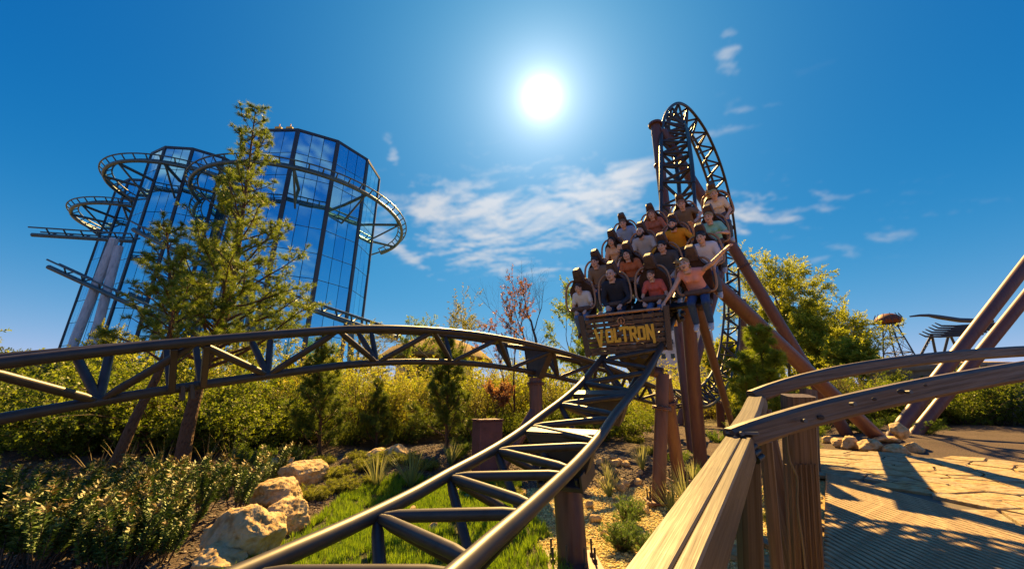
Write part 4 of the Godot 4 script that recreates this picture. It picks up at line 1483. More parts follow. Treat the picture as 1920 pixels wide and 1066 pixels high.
	willow.trunk = 2.6
	b = P(1582, 800, 27.0)
	tree("willow_tree", ground(b.x, b.z), "small yellow-leaved tree before the brown twiggy tree", willow)
	b = P(1420, 800, 30.0)
	tree("willow_tree", ground(b.x, b.z), "yellow bush-like willow between arch and mountain pine", willow)
	var brown := {"kids": [0, 5, 4, 4, 3, 3], "spread": 0.6, "ratio": 0.72, "up": 0.05, "wob": 0.12, "levels": 5, "trunk": 4.4, "radius": 0.22, "leaves": 1, "leaf_lev": 1, "size": 0.12, "mesh": M.small, "c1": Color(0.16, 0.11, 0.05), "c2": Color(0.24, 0.16, 0.07), "bark": M.twig}
	b = P(1640, 800, 32.0)
	tree("bare_tree", ground(b.x, b.z), "brown twiggy tree beside the lattice water tower", brown)
	var twigs := {"stems": 7, "kids": [0, 4, 4, 3], "spread": 0.55, "ratio": 0.75, "up": 0.06, "wob": 0.14, "levels": 3, "trunk": 1.1, "radius": 0.03, "leaves": 1, "leaf_lev": 0, "size": 0.08, "mesh": M.small, "c1": Color(0.3, 0.22, 0.07), "c2": Color(0.4, 0.33, 0.1)}
	for q in [[1545, 770, 17.0, "bare tangle of pale twigs behind the crossing brown tubes"], [1600, 775, 18.0, "bare tangle of pale twigs beneath the golden willows"], [1640, 780, 19.0, "bare tangle of twigs by the round concrete tank"], [560, 790, 13.5, "twiggy half-bare bush left of the young pine under the low span"], [665, 790, 13.5, "twiggy half-bare bush between the young pines"], [770, 790, 14.5, "twiggy half-bare bush beside the pine with blue-green candles"], [890, 790, 14.0, "twiggy half-bare bush next to the rusty red tree"], [430, 800, 12.0, "twiggy half-bare bush behind the trunk of the tall rugged pine"], [270, 800, 11.5, "twiggy half-bare bush between the two pine trunks"], [1050, 790, 15.0, "twiggy half-bare bush beyond the low span column"]]:
		b = P(q[0], q[1], q[2])
		tree("twiggy_bush", ground(b.x, b.z), q[3], twigs, "leafless bushes")
	rng.seed = 98
	# shrub band behind the low span
	var yellow := shrub_kind(46, 2.3, 1.5, 70, 0.10, M.spray, Color(0.34, 0.32, 0.04), Color(0.52, 0.45, 0.05), 0.8)
	var olive := shrub_kind(44, 1.9, 1.6, 70, 0.10, M.spray, Color(0.14, 0.17, 0.025), Color(0.27, 0.26, 0.035), 0.9)
	var gold := shrub_kind(44, 2.4, 1.5, 60, 0.09, M.small, Color(0.36, 0.28, 0.05), Color(0.50, 0.36, 0.07), 0.7)
	var green := shrub_kind(36, 1.2, 0.9, 50, 0.10, M.spray2, Color(0.10, 0.15, 0.02), Color(0.24, 0.27, 0.04), 0.8)
	var rows := [[yellow, "yellow-green leafy shrub in the hedge behind the low span"], [olive, "dark olive shrub in the hedge behind the low span"], [gold, "fine-leaved golden shrub in the hedge behind the low span"], [green, "bright green rounded shrub"]]
	# kind, px, t, scale
	for q in [[1, 175, 12.5, 1.1], [1, 250, 13.5, 1.25], [1, 320, 12.5, 1.2], [1, 395, 13.0, 1.1], [1, 455, 12.5, 0.9], [1, 515, 13.5, 1.0], [1, 300, 16.0, 1.3], [0, 400, 16.5, 1.2], [1, 480, 15.5, 1.2], [1, 200, 16.0, 1.5], [1, 100, 15.0, 1.4], [1, 40, 13.0, 1.3],
		[2, 560, 16.0, 1.2], [0, 640, 15.5, 1.1], [0, 705, 16.0, 1.2], [2, 745, 15.0, 1.05], [0, 790, 16.5, 1.15], [1, 660, 13.6, 0.6], [1, 760, 14.5, 0.75], [2, 870, 17.0, 1.2], [0, 910, 18.0, 1.15], [2, 960, 18.0, 1.1], [0, 1005, 19.0, 1.2], [2, 690, 20.0, 1.3], [0, 600, 19.0, 1.35], [2, 800, 22.0, 1.3], [0, 860, 21.0, 1.25], [2, 930, 23.0, 1.3],
		[0, 1060, 18.0, 1.1], [1, 1040, 14.5, 0.75], [1, 985, 14.8, 0.7], [1, 880, 15.5, 0.65], [0, 1120, 20.0, 1.2], [2, 1180, 21.0, 1.1], [1, 1110, 15.0, 0.7], [1, 1170, 16.0, 0.8], [0, 1220, 26.0, 1.3], [2, 1290, 30.0, 1.6], [2, 1330, 34.0, 1.9], [0, 1360, 36.0, 1.7], [0, 1410, 25.0, 1.3], [1, 1480, 21.0, 1.3], [1, 1560, 21.0, 1.5], [1, 1640, 20.0, 1.4], [1, 1720, 19.0, 1.1], [1, 1800, 18.0, 1.2], [1, 1880, 18.0, 1.3], [0, 1530, 24.0, 1.3], [0, 1600, 26.0, 1.4], [2, 1690, 30.0, 1.4]]:
		var g := P(q[1], 760, q[2])
		var label: String = rows[q[0]][1].replace("in the hedge behind the low span", nearest(g))
		shrub(rows[q[0]][0], ground(g.x, g.z), Vector3.ONE * q[3] * (1.55 if q[1] < 540 else 1.25) * rng.randf_range(0.9, 1.15), rng.randf() * TAU, "shrub", label, label)
	for q in [[1385, 815, 0.5], [1345, 830, 0.4], [1400, 850, 0.4], [1310, 900, 0.3], [1275, 870, 0.35], [1480, 800, 0.5], [1530, 810, 0.5], [1695, 800, 0.5], [1640, 806, 0.45], [1740, 812, 0.6], [1180, 800, 0.6], [1140, 810, 0.5], [1085, 820, 0.5], [920, 850, 0.45], [865, 850, 0.45], [850, 862, 0.3], [560, 862, 0.4], [470, 872, 0.5]]:
		shrub(green, gp(q[0], q[1]), Vector3.ONE * q[2] * rng.randf_range(0.9, 1.2), rng.randf() * TAU, "shrub", "small bright green bush " + nearest(gp(q[0], q[1])), "small bright green bushes " + nearest(gp(q[0], q[1])))
	# hummocks of fine grass
	var hum := shrub_kind(90, 0.34, 0.42, 7, 0.07, M.tuft, Color(0.16, 0.16, 0.03), Color(0.34, 0.29, 0.05), 0.9)
	for q in [[625, 895, 1.0], [640, 920, 1.0], [585, 935, 0.9], [690, 880, 1.1], [672, 862, 0.9], [720, 872, 1.1], [735, 860, 1.0], [605, 870, 0.9], [760, 868, 1.0], [800, 880, 0.9], [700, 905, 0.7], [1190, 830, 1.0], [1150, 815, 1.0], [1110, 830, 0.9], [1215, 850, 0.9], [955, 900, 0.8], [943, 935, 0.9], [1385, 1000, 0.7], [1475, 990, 0.7], [1620, 810, 1.2]]:
		shrub(hum, gp(q[0], q[1]), Vector3.ONE * q[2], rng.randf() * TAU, "grass_tuft", "rounded hummock of fine grass " + nearest(gp(q[0], q[1])), "hummocks of fine grass " + nearest(gp(q[0], q[1])), M.grass)
	var lav := shrub_kind(60, 0.36, 0.24, 9, 0.06, M.tuft, Color(0.09, 0.14, 0.04), Color(0.22, 0.26, 0.07), 0.25)
	for q in [[1181, 982, 1.0, "round green lavender bush growing alone on the yellow gravel"], [1168, 1032, 1.0, "second lavender bush on the gravel, closer to the stout column"], [1216, 1046, 0.8, "small lavender bush on the gravel tucked by the handrail"]]:
		shrub(lav, gp(q[0], q[1]), Vector3.ONE * q[2], rng.randf() * TAU, "lavender_bush", q[3], "lavender on the gravel", M.grass)
	# yuccas
	var yu := []
	for k in 3:
		yu.append(blades(54, 0.014, 0.3, 40 + k, 4, 0.62))
	for q in [[706, 915, 0.75, "spiky yucca by the boulders, first of the pair in the mulch"], [770, 912, 0.8, "taller spiky yucca between the first one and the near track"], [845, 872, 0.6, "spiky yucca growing beside the plum block"], [1142, 930, 0.55, "spiky plant at the edge of the yellow gravel by the stones"], [1205, 880, 0.6, "spiky plant on the slope left of the bolted-ring column"], [1290, 955, 0.8, "large strappy plant between handrail and bolted-ring column"], [1262, 965, 0.6, "arching variegated strappy plant next to the large one"], [1140, 905, 0.5, "thin spiky plant rising above the tan stones"], [1420, 955, 0.7, "strappy plant behind the fence balusters"], [1455, 900, 0.5, "strappy plant behind the broad split-log post"], [1300, 905, 0.5, "strappy plant before the thick upright column"]]:
		var g := gp(q[0], q[1])
		var o := part("yucca_plant", yu[rng.randi() % 3], mat(lin(0.13, 0.17, 0.035), 0.42), self)
		o.material_override.backlight_enabled = true
		o.material_override.backlight = Color(0.6, 0.6, 0.4)
		o.material_override.cull_mode = BaseMaterial3D.CULL_DISABLED
		o.transform = Transform3D(Basis(Vector3.UP, rng.randf() * TAU).scaled(Vector3(1, 1, 1) * q[2]), g - Vector3(0, 0.02, 0))
		tag(o, q[3], "plant", "spiky strap-leaved plants")
	rng.seed = 99
	# glossy upright shrubs on the left slope
	var gl := []
	for k in 3:
		var mb := MB.new()
		var ts := []
		var cs := []
		for s in 9:
			var a := rng.randf() * TAU
			var d := Vector3(cos(a) * 0.35, 1, sin(a) * 0.35).normalized()
			var p := Vector3(cos(a), 0, sin(a)) * rng.randf() * 0.12
			var h := rng.randf_range(0.45, 0.8)
			mb.tube([p, p + d * h], [0.009, 0.005], 4, false)
			var n := int(h / 0.05)
			for w in n:
				var f := 0.25 + 0.75 * float(w) / n
				ts.append(up_to((d + Vector3(rng.randfn(), 0, rng.randfn()) * 0.15).normalized(), p + d * h * f, 0.095 * rng.randf_range(0.8, 1.2), rng.randf() * TAU))
				cs.append(tint(Color(0.05, 0.085, 0.018), Color(0.15, 0.20, 0.035)) if w < n - 1 else tint(Color(0.14, 0.15, 0.04), Color(0.24, 0.12, 0.05)))
		gl.append({"stems": mb.mesh(), "ts": ts, "cs": cs, "mesh": M.whorl})
	var spots := []
	for q in [[175, 945], [215, 975], [250, 950], [290, 935], [330, 950], [365, 935], [400, 925], [435, 915], [470, 920], [505, 900], [440, 950], [375, 955], [345, 990], [300, 985], [255, 1010], [205, 1030], [180, 1000], [300, 1045], [245, 1060], [180, 1070], [395, 905], [450, 890], [120, 1000], [130, 950], [90, 1040], [275, 915], [540, 880], [355, 905]]:
		spots.append(q)
	for k in 16:
		spots.append([rng.randf_range(-40, 160), rng.randf_range(920, 1060)])
	for k in 22:
		spots.append([rng.randf_range(150, 330), rng.randf_range(935, 1075)])
	for q in spots:
		var g := gp(q[0], q[1] + 12)
		var sc := rng.randf_range(0.75, 1.2)
		var lb := "%s glossy-leaved shrub %s" % ["tall" if sc > 1.05 else ("low" if sc < 0.88 else "middling"), nearest(g)]
		shrub(gl[rng.randi() % 3], g, Vector3.ONE * sc, rng.randf() * TAU, "glossy_shrub", lb, lb, M.gloss_leaf)
	# dry stalks under the pines
	var st := blades(16, 0.008, 0.6, 60, 4, 0.5)
	for q in [[175, 905], [230, 895], [300, 890], [385, 880], [430, 872]]:
		var o := part("dry_grass_clump", st, mat(lin(0.36, 0.27, 0.10), 0.8), self)
		o.material_override.cull_mode = BaseMaterial3D.CULL_DISABLED
		o.transform = Transform3D(Basis(Vector3.UP, rng.randf() * TAU).scaled(Vector3.ONE * 0.9), gp(q[0], q[1]))
		tag(o, "clump of dry straw-coloured grass stalks under the pines", "grass clump", "dry grass clumps")


func ground_cover() -> void:
	rng.seed = 815
	var nz := FastNoiseLite.new()
	nz.seed = 9
	nz.frequency = 0.7
	nz.fractal_octaves = 4
	var cl := []
	for k in 3:
		cl.append(blades(9, 0.035, 0.5, 70 + k, 3, 0.5))
	var sets := [[[], []], [[], []], [[], []]]
	for k in 26000:
		var x := rng.randf_range(-4.0, 1.2)
		var z := rng.randf_range(-9.6, -1.0)
		var q := nz.get_noise_2d(x, z)
		if not is_lawn(x, z, q) or nz.get_noise_2d(x * 2.2 + 30.0, z * 2.2) < -0.32:
			continue
		var s := rng.randf_range(0.07, 0.15)
		var w: int = k % 3
		sets[w][0].append(Transform3D(Basis(Vector3.UP, rng.randf() * TAU).scaled(Vector3(s * 0.9, s, s * 0.9)), ground(x, z) + Vector3(0, q * 0.03, 0)))
		sets[w][1].append(tint(Color(0.15, 0.22, 0.015), Color(0.30, 0.34, 0.03)))
	var lawn := Node3D.new()
	lawn.name = "grass"
	add_child(lawn)
	tag(lawn, "tufted green lawn grass under the near track beside the boulders", "grass", "", "stuff")
	for k in 3:
		many("blades", cl[k], M.grass, lawn, sets[k][0], sets[k][1])
	# bark chips and gravel
	var chip := MB.new()
	chip.box(Transform3D.IDENTITY, Vector3(1.0, 0.22, 0.4), 0.05)
	var ts := []
	var cs := []
	var gs := []
	var gc := []
	for k in 30000:
		var x := rng.randf_range(-7.0, 5.5)
		var z := rng.randf_range(-12.5, -2.5)
		var e := edge(x, z)
		if e > -0.05:
			continue
		var q := nz.get_noise_2d(x, z)
		var p := ground(x, z) + Vector3(0, q * 0.03 + 0.006, 0)
		if is_gravel(x, z, q):
			var s := rng.randf_range(0.012, 0.045) if k % 9 else rng.randf_range(0.04, 0.08)
			gs.append(Transform3D(Basis(Vector3.UP, rng.randf() * TAU).rotated(Vector3.RIGHT, rng.randfn() * 0.5).scaled(Vector3.ONE * s), p))
			gc.append(tint(Color(0.56, 0.38, 0.13), Color(0.76, 0.58, 0.27)))
		elif not is_lawn(x, z, q):
			var s := rng.randf_range(0.03, 0.075)
			ts.append(Transform3D(Basis(Vector3.UP, rng.randf() * TAU).rotated(Vector3(1, 0, 1).normalized(), rng.randfn() * 0.45).scaled(Vector3.ONE * s), p))
			cs.append(tint(Color(0.07, 0.045, 0.035), Color(0.27, 0.18, 0.14)))
	for k in 16000:
		var z := rng.randf_range(-8.4, -3.2)
		var x := rng.randf_range(0.3, 4.0)
		var q := nz.get_noise_2d(x, z)
		if edge(x, z) > -0.05 or not is_gravel(x, z, q):
			continue
		gs.append(Transform3D(Basis(Vector3.UP, rng.randf() * TAU).rotated(Vector3.RIGHT, rng.randfn() * 0.5).scaled(Vector3.ONE * rng.randf_range(0.012, 0.04)), ground(x, z) + Vector3(0, q * 0.03 + 0.004, 0)))
		gc.append(tint(Color(0.56, 0.38, 0.13), Color(0.76, 0.58, 0.27)))
	var o := many("bark_mulch", chip.mesh(), M.chip, self, ts, cs)
	tag(o, "brown bark chips covering the planting beds", "mulch", "", "stuff")
	o = many("gravel", stone_mesh(Vector3(1, 0.7, 0.9), 55, 1) if M.has("ico1") else M.pebble, M.chip, self, gs, gc)
	tag(o, "yellow ochre gravel between the near track and the fence", "gravel", "", "stuff")


# ---------------------------------------------------------------- mirrored towers and what stands behind
func tower(cx: float, cz: float, R: float, n: int, H: float, rows: int, phase: float, label: String) -> Node3D:
	var o := thing("glass_tower", Transform3D(Basis.IDENTITY, Vector3(cx, -0.3, cz)), label, "building", "mirrored glass towers")
	var ring := []
	for k in n:
		var a := TAU * (k + phase) / n
		ring.append(Vector2(cos(a), sin(a)) * (R - 0.12))
	var core := MB.new()
	core.prism(ring, Transform3D(Basis(Vector3.RIGHT, Vector3.BACK, Vector3.UP), Vector3.ZERO), H)
	part("wall", core.mesh(), M.dark, o)
	var cap := MB.new()
	var lid := []
	for p in ring:
		lid.append(p * (R + 0.1) / (R - 0.12))
	cap.prism(lid, Transform3D(Basis(Vector3.RIGHT, Vector3.BACK, Vector3.UP), Vector3(0, H + 0.003, 0)), 0.3)
	part("parapet", cap.mesh(), M.dark, o)
	var w := 2.0 * R * sin(PI / n)
	var pil := minf(0.4, w * 0.1)
	var cols := 3
	var pw := (w - pil) / cols
	var ph := H / rows
	var pane := MB.new()
	pane.box(Transform3D.IDENTITY, Vector3(pw - 0.05, ph - 0.055, 0.05), 0.006)
	var pm := pane.mesh()
	var post := MB.new()
	post.box(Transform3D.IDENTITY, Vector3(pil, H + 0.1, 0.5), 0.03)
	var pom := post.mesh()
	var eye := Vector2(-cx, -cz).normalized()
	for k in n:
		var a := TAU * (k + 0.5 + phase) / n
		var d := Vector2(cos(a), sin(a))
		var ca := TAU * (k + phase) / n
		var cd := Vector3(cos(ca), 0, sin(ca))
		if Vector2(cd.x, cd.z).dot(eye) > -0.2:
			part("pillar", pom, M.dark, o, frame(cd * (R - 0.13) + Vector3(0, H * 0.5, 0), cd))
		if d.dot(eye) < -0.12:
			continue
		var f := frame(Vector3(d.x, 0, d.y) * R * cos(PI / n), Vector3(d.x, 0, d.y))
		for c in cols:
			for r in rows:
				var g := f.translated_local(Vector3((c - 1) * pw, (r + 0.5) * ph, 0))
				g.basis = g.basis.rotated(g.basis.x, rng.randfn() * 0.004).rotated(g.basis.y, rng.randfn() * 0.004)
				part("pane", pm, M.glass[rng.randi() % 3], o, g)
	return o


func side_track(called: String, pts: Array, m: Material, label: String, tilt: Vector3, gauge := 1.0, tie := 1.2) -> Node3D:
	var o := thing(called, Transform3D(Basis.IDENTITY, pts[0]), label, "coaster track", "teal coaster track winding round the towers")
	var A := []
	var B := []
	var C := []
	for i in pts.size():
		var d: Vector3 = (pts[mini(i + 1, pts.size() - 1)] - pts[maxi(i - 1, 0)]).normalized()
		var s := d.cross(Vector3.UP).normalized()
		var u := s.cross(d)
		A.append(pts[i] - s * gauge * 0.5 + u * 0.55 - pts[0])
		B.append(pts[i] + s * gauge * 0.5 + u * 0.55 - pts[0])
		C.append(pts[i] - pts[0])
	for q in [[A, 0.075, "rail"], [B, 0.075, "rail"], [C, 0.2, "spine_tube"]]:
		var mb := MB.new()
		mb.tube(q[0], q[0].map(func(_p): return q[1]), 8)
		part(q[2], mb.mesh(), m, o)
	var gone := 0.0
	for i in range(1, pts.size()):
		gone += pts[i].distance_to(pts[i - 1])
		if gone >= tie:
			gone = 0.0
			var mb := MB.new()
			mb.tube([A[i], C[i] + Vector3(0, 0.1, 0), B[i]], [0.06, 0.09, 0.06], 5)
			part("tie", mb.mesh(), m, o)
	return o


func ring_track(c: Vector3, r: float, a0: float, a1: float, drop: float, label: String, wall: float) -> void:
	var pts := []
	var n := int(absf(a1 - a0) * r / 0.4)
	for k in n + 1:
		var t := float(k) / n
		var a := lerpf(a0, a1, t)
		pts.append(c + Vector3(cos(a) * r, -drop * t, sin(a) * r))
	var o := side_track("ring_track", pts, M.teal, label, Vector3.UP)
	for k in 7:
		var i := int((k + 0.5) / 7.0 * n)
		var p: Vector3 = pts[i]
		var d := Vector3(p.x - c.x, 0, p.z - c.z).normalized()
		var q := Vector3(c.x, p.y - 0.2, c.z) + d * wall
		var mb := MB.new()
		mb.rod(p - Vector3(0, 0.15, 0) - pts[0], q - pts[0], 0.16, 8)
		mb.rod(p - Vector3(0, 0.15, 0) - pts[0], q - Vector3(0, 2.2, 0) - pts[0], 0.1, 8)
		part("bracket", mb.mesh(), M.teal, o)


func backdrop() -> void:
	var c1 := Vector2(-24.6, -41.0)
	tower(c1.x, c1.y, 7.6, 12, 29.3, 11, 0.55, "widest mirrored glass tower with twelve sides, right behind the tall pine")
	var c2 := Vector2(-38.6, -42.0)
	tower(c2.x, c2.y, 5.6, 12, 29.3, 11, 0.3, "middle mirrored glass tower half hidden by the tall pine")
	var c3 := Vector2(-49.0, -48.5)
	tower(c3.x, c3.y, 5.6, 12, 29.3, 11, 0.3, "farthest mirrored glass tower behind the middle one")
	ring_track(Vector3(c1.x, 23.2, c1.y), 11.0, PI * 1.08, -PI * 0.32, 1.4, "teal ring track around the widest mirrored tower", 7.4)
	ring_track(Vector3(c2.x, 25.6, c2.y), 8.6, PI * 1.4, PI * 0.12, 0.6, "teal ring track around the middle mirrored tower", 5.4)
	ring_track(Vector3(c3.x, 24.4, c3.y), 8.6, PI * 1.4, PI * 0.12, 0.6, "teal ring track around the farthest mirrored tower", 5.4)
	# aerials on the roof
	for k in 2:
		var mb := MB.new()
		mb.box(Transform3D.IDENTITY, Vector3(0.7, 0.5, 0.4), 0.03)
		mb.rod(Vector3(0, 0.2, 0), Vector3(0, 0.7, 0), 0.05, 6)
		var o := part("roof_unit", mb.mesh(), M.yellow, self)
		o.position = Vector3(c1.x - 0.6 + k * 1.2, 29.55, c1.y + 7.0)
		tag(o, "small yellow box on the roof edge of the widest tower", "roof unit", "yellow roof boxes")
	# track running down past the foot of the towers
	var down := []
	for k in 41:
		var t := k / 40.0
		down.append(P(250, 430, 33.0).lerp(P(745, 634, 28.0), t) - Vector3(0, sin(t * PI) * 0.6, 0))
	var dt := side_track("ramp_track", down, M.teal, "teal coaster ramp sloping down past the foot of the widest tower", Vector3.UP, 1.1, 1.0)
	for q in [[0.52, 0.6], [0.56, -0.8], [0.86, 0.5], [0.22, 0.3], [0.24, -0.6]]:
		var p: Vector3 = down[int(q[0] * 40)]
		column(p, ground(p.x + q[1] * 1.6, p.z + 0.3), 0.22, "teal leg standing under the sloping ramp track", [], "teal legs of the ramp").get_child(0).material_override = M.teal
	var far := []
	for k in 31:
		var t := k / 30.0
		far.append(P(60, 440, 36.0).lerp(P(250, 452, 37.0), t))
	side_track("ramp_track", far, M.teal, "level teal track passing before the farthest tower", Vector3.UP, 1.1, 1.4)
	far = []
	for k in 31:
		far.append(P(90, 500, 34.0).lerp(P(330, 610, 34.0), k / 30.0))
	side_track("ramp_track", far, M.teal, "lower teal track falling away beneath the level one", Vector3.UP, 1.1, 1.4)
	for q in [[214, 448, 140, 620], [222, 462, 194, 612]]:
		var p := P(q[0], q[1], 36.0)
		var b := P(q[2], q[3], 33.0)
		column(p, ground(b.x, b.z), 0.34, "pale steel leg of the level track by the glass towers", [], "pale track legs").get_child(0).material_override = M.white_metal
	# thatched pavilion beyond the shrubs
	var tc := P(815, 700, 30.0)
	var th := thing("pavilion", Transform3D(Basis.IDENTITY, ground(tc.x, tc.z)), "round pavilion with a low straw roof beyond the young pines", "building")
	var mb := MB.new()
	mb.lathe([Vector2(3.0, 0), Vector2(3.0, 4.3)], Transform3D.IDENTITY, 28)
	part("wall", mb.mesh(), M.plaster, th)
	mb = MB.new()
	mb.lathe([Vector2(3.1, 4.2), Vector2(4.6, 4.3), Vector2(4.5, 4.55), Vector2(3.6, 5.3), Vector2(2.2, 5.95), Vector2(0.02, 6.3)], Transform3D.IDENTITY, 36)
	part("roof", mb.mesh(), M.thatch, th)
	for k in 6:
		var p := MB.new()
		p.box(Transform3D.IDENTITY, Vector3(0.9, 1.4, 0.06), 0.02)
		var a := PI * 0.2 + k * 0.45
		part("window", p.mesh(), M.window, th, frame(Vector3(cos(a), 0, sin(a)) * 3.02 + Vector3(0, 2.6, 0), Vector3(cos(a), 0, sin(a))))
	# white block of flats
	var bc := P(1268, 700, 62.0)
	var wb := thing("apartment_building", Transform3D(Basis.IDENTITY, ground(bc.x, bc.z)), "far white apartment block with small dark windows between the columns", "building")
	mb = MB.new()
	mb.box(Transform3D(Basis.IDENTITY, Vector3(0.4, 6.2, 0)), Vector3(9.0, 12.4, 8.0), 0.05)
	part("wall", mb.mesh(), M.plaster, wb)
	mb = MB.new()
	mb.box(Transform3D(Basis.IDENTITY, Vector3(0.8, 12.9, -1)), Vector3(5.0, 1.0, 5.0), 0.05)
	part("roof", mb.mesh(), M.dark, wb)
	for r in 5:
		for c in 6:
			mb = MB.new()
			mb.box(Transform3D.IDENTITY, Vector3(0.6, 0.75, 0.12), 0.01)
			part("window", mb.mesh(), M.window, wb, Transform3D(Basis.IDENTITY, Vector3(-3.3 + c * 1.45, 1.6 + r * 2.25, 4.0)))
	# terracotta wall with a painted letter
	var wc := P(1310, 745, 40.0)
	var tw := thing("painted_wall", Transform3D(Basis.IDENTITY, ground(wc.x, wc.z)), "low terracotta wall with a dark blue letter behind the columns", "wall")
	mb = MB.new()
	mb.box(Transform3D(Basis.IDENTITY, Vector3(0.0, 1.6, 0)), Vector3(11.0, 3.2, 0.4), 0.03)
	part("wall", mb.mesh(), M.terracotta, tw)
	mb = MB.new()
	mb.box(Transform3D(Basis.IDENTITY, Vector3(0.0, 3.3, 0)), Vector3(11.2, 0.2, 0.7), 0.03)
	part("coping", mb.mesh(), M.plaster, tw)
	var tm := TextMesh.new()
	tm.text = "B"
	var sf := SystemFont.new()
	sf.font_names = PackedStringArray(["Droid Sans"])
	sf.font_weight = 700
	tm.font = sf
	tm.font_size = 90
	tm.pixel_size = 0.013
	tm.depth = 0.05
	part("letter", tm, M.navy, tw, Transform3D(Basis.IDENTITY, Vector3(-1.45, 2.0, 0.23)))
	# pale tent roof by the white block
	var tp := P(1250, 745, 36.0)
	mb = MB.new()
	mb.lathe([Vector2(2.4, 0), Vector2(2.4, 2.2), Vector2(2.7, 2.25), Vector2(0.02, 3.0)], Transform3D.IDENTITY, 8)
	var tent := part("tent", mb.mesh(), M.plaster, self)
	tent.position = ground(tp.x, tp.z)
	tag(tent, "pale tent roof at the foot of the white apartment block", "tent")
	# lattice water tower with a copper dome
	var wt := P(1668, 606, 45.0)
	var g := ground(wt.x, wt.z)
	var o := thing("water_tower", Transform3D(Basis.IDENTITY, g), "lattice tower crowned by a rusty copper mushroom dome", "tower")
	o.scale = Vector3(0.68, 1.0, 0.68)
	var top := wt.y - g.y
	mb = MB.new()
	mb.lathe([Vector2(0.9, 0.0), Vector2(1.6, 0.05), Vector2(1.85, 0.3), Vector2(1.78, 0.62), Vector2(1.45, 1.05), Vector2(0.85, 1.38), Vector2(0.02, 1.5)].map(func(p): return Vector2(p.x, p.y * 0.8)), Transform3D(Basis.IDENTITY, Vector3(0, top, 0)), 28)
	part("dome", mb.mesh(), M.dome, o)
	for k in 12:
		mb = MB.new()
		var a := TAU * k / 12
		var pts := []
		for q in [[0.7, -0.05], [1.2, -0.4], [1.75, -0.3], [1.93, 0.1], [1.86, 0.6], [1.5, 1.1]]:
			pts.append(Vector3(cos(a) * q[0], top + q[1], sin(a) * q[0]))
		mb.tube(pts, pts.map(func(_p): return 0.045), 5)
		part("hoop", mb.mesh(), M.dark, o)
	var leg := func(k: int, y: float) -> Vector3:
		var a := TAU * (k + 0.35) / 4.0
		var r := lerpf(3.9, 0.85, y / top)
		return Vector3(cos(a) * r, y, sin(a) * r)
	for k in 4:
		mb = MB.new()
		mb.rod(leg.call(k, 0.0), leg.call(k, top), 0.11, 6)
		part("leg", mb.mesh(), M.dark, o)
		for s in 6:
			var y0 := top * s / 6.0
			var y1 := top * (s + 1) / 6.0
			mb = MB.new()
			mb.rod(leg.call(k, y1), leg.call((k + 1) % 4, y1), 0.05, 4)
			mb.rod(leg.call(k, y0), leg.call((k + 1) % 4, y1), 0.035, 4)
			mb.rod(leg.call((k + 1) % 4, y0), leg.call(k, y1), 0.035, 4)
			part("bracing", mb.mesh(), M.dark, o)
	# far dark coaster with upturned ribs
	var fr := thing("coaster_track", Transform3D(Basis.IDENTITY, P(1760, 660, 48.0)), "far dark coaster with upturned ribs on a lattice pylon beyond the dome tower", "coaster track")
	var fo := fr.position
	mb = MB.new()
	var pts2 := []
	for q in [[1707, 593], [1725, 591], [1742, 591], [1760, 594], [1800, 600], [1860, 602]]:
		pts2.append(P(q[0], q[1], 48.0) - fo)
	mb.tube(pts2, [0.1, 0.16, 0.2, 0.28, 0.3, 0.3], 6)
	part("upper_rail", mb.mesh(), M.dark, fr)
	for k in 6:
		mb = MB.new()
		var x := 1724.0 + k * 6.0
		var y := 625.0 - k * 4.0
		mb.tube([P(x, y, 48) - fo, P(x + 12, y + 5.5, 48) - fo, P(x + 40, y + 6, 47) - fo, P(x + 120, y + 1, 46) - fo], [0.06, 0.11, 0.13, 0.13], 6)
		part("rib", mb.mesh(), M.dark, fr)
	for q in [[1747, 628, 1728, 664], [1748, 628, 1755, 662], [1780, 625, 1770, 664], [1781, 625, 1800, 664]]:
		mb = MB.new()
		var a := P(q[0], q[1], 48)
		var b := P(q[2], q[3], 48)
		b = a + (b - a) * ((a.y + 0.2) / maxf(a.y - b.y, 0.1))
		mb.rod(a - fo, b - fo, 0.14, 6)
		part("pylon_leg", mb.mesh(), M.dark, fr)
	for k in 6:
		mb = MB.new()
		var f := k / 6.0
		mb.rod(P(lerpf(1747, 1728, f), lerpf(630, 664, f), 48) - fo, P(lerpf(1740, 1716, f) + 12, lerpf(632, 664, f), 47.5) - fo, 0.05, 4)
		part("rung", mb.mesh(), M.dark, fr)
	# round concrete tank
	var tk := P(1772, 720, 21.0)
	var to := thing("concrete_tank", Transform3D(Basis.IDENTITY, ground(tk.x, tk.z)), "round weathered concrete tank with an ochre top behind the curved beams", "tank")
	var th2 := P(1772, 688, 21.0).y - to.position.y
	mb = MB.new()
	mb.lathe([Vector2(2.75, 0), Vector2(3.0, th2 - 0.3), Vector2(3.12, th2 - 0.28), Vector2(3.15, th2 - 0.05), Vector2(3.05, th2)], Transform3D.IDENTITY, 40)
	part("wall", mb.mesh(), M.concrete, to)
	mb = MB.new()
	mb.lathe([Vector2(3.05, th2), Vector2(2.2, th2 + 0.12), Vector2(0.02, th2 + 0.18)], Transform3D.IDENTITY, 40)
	part("lid", mb.mesh(), M.thatch, to)
	# plum-coloured block beneath the low span
	var pb := gp(912, 896)
	mb = MB.new()
	mb.box(Transform3D(Basis(Vector3.UP, 0.45), Vector3(0, 0.62, 0)), Vector3(0.56, 1.36, 0.5), 0.02)
	mb.box(Transform3D(Basis(Vector3.UP, 0.45), Vector3(0, 1.315, 0)), Vector3(0.6, 0.04, 0.54), 0.008)
	var bl := part("foundation_block", mb.mesh(), M.block, self)
	bl.position = pb - Vector3(0, 0.1, 0)
	tag(bl, "tall plum-painted foundation block standing beside the low span column", "block")
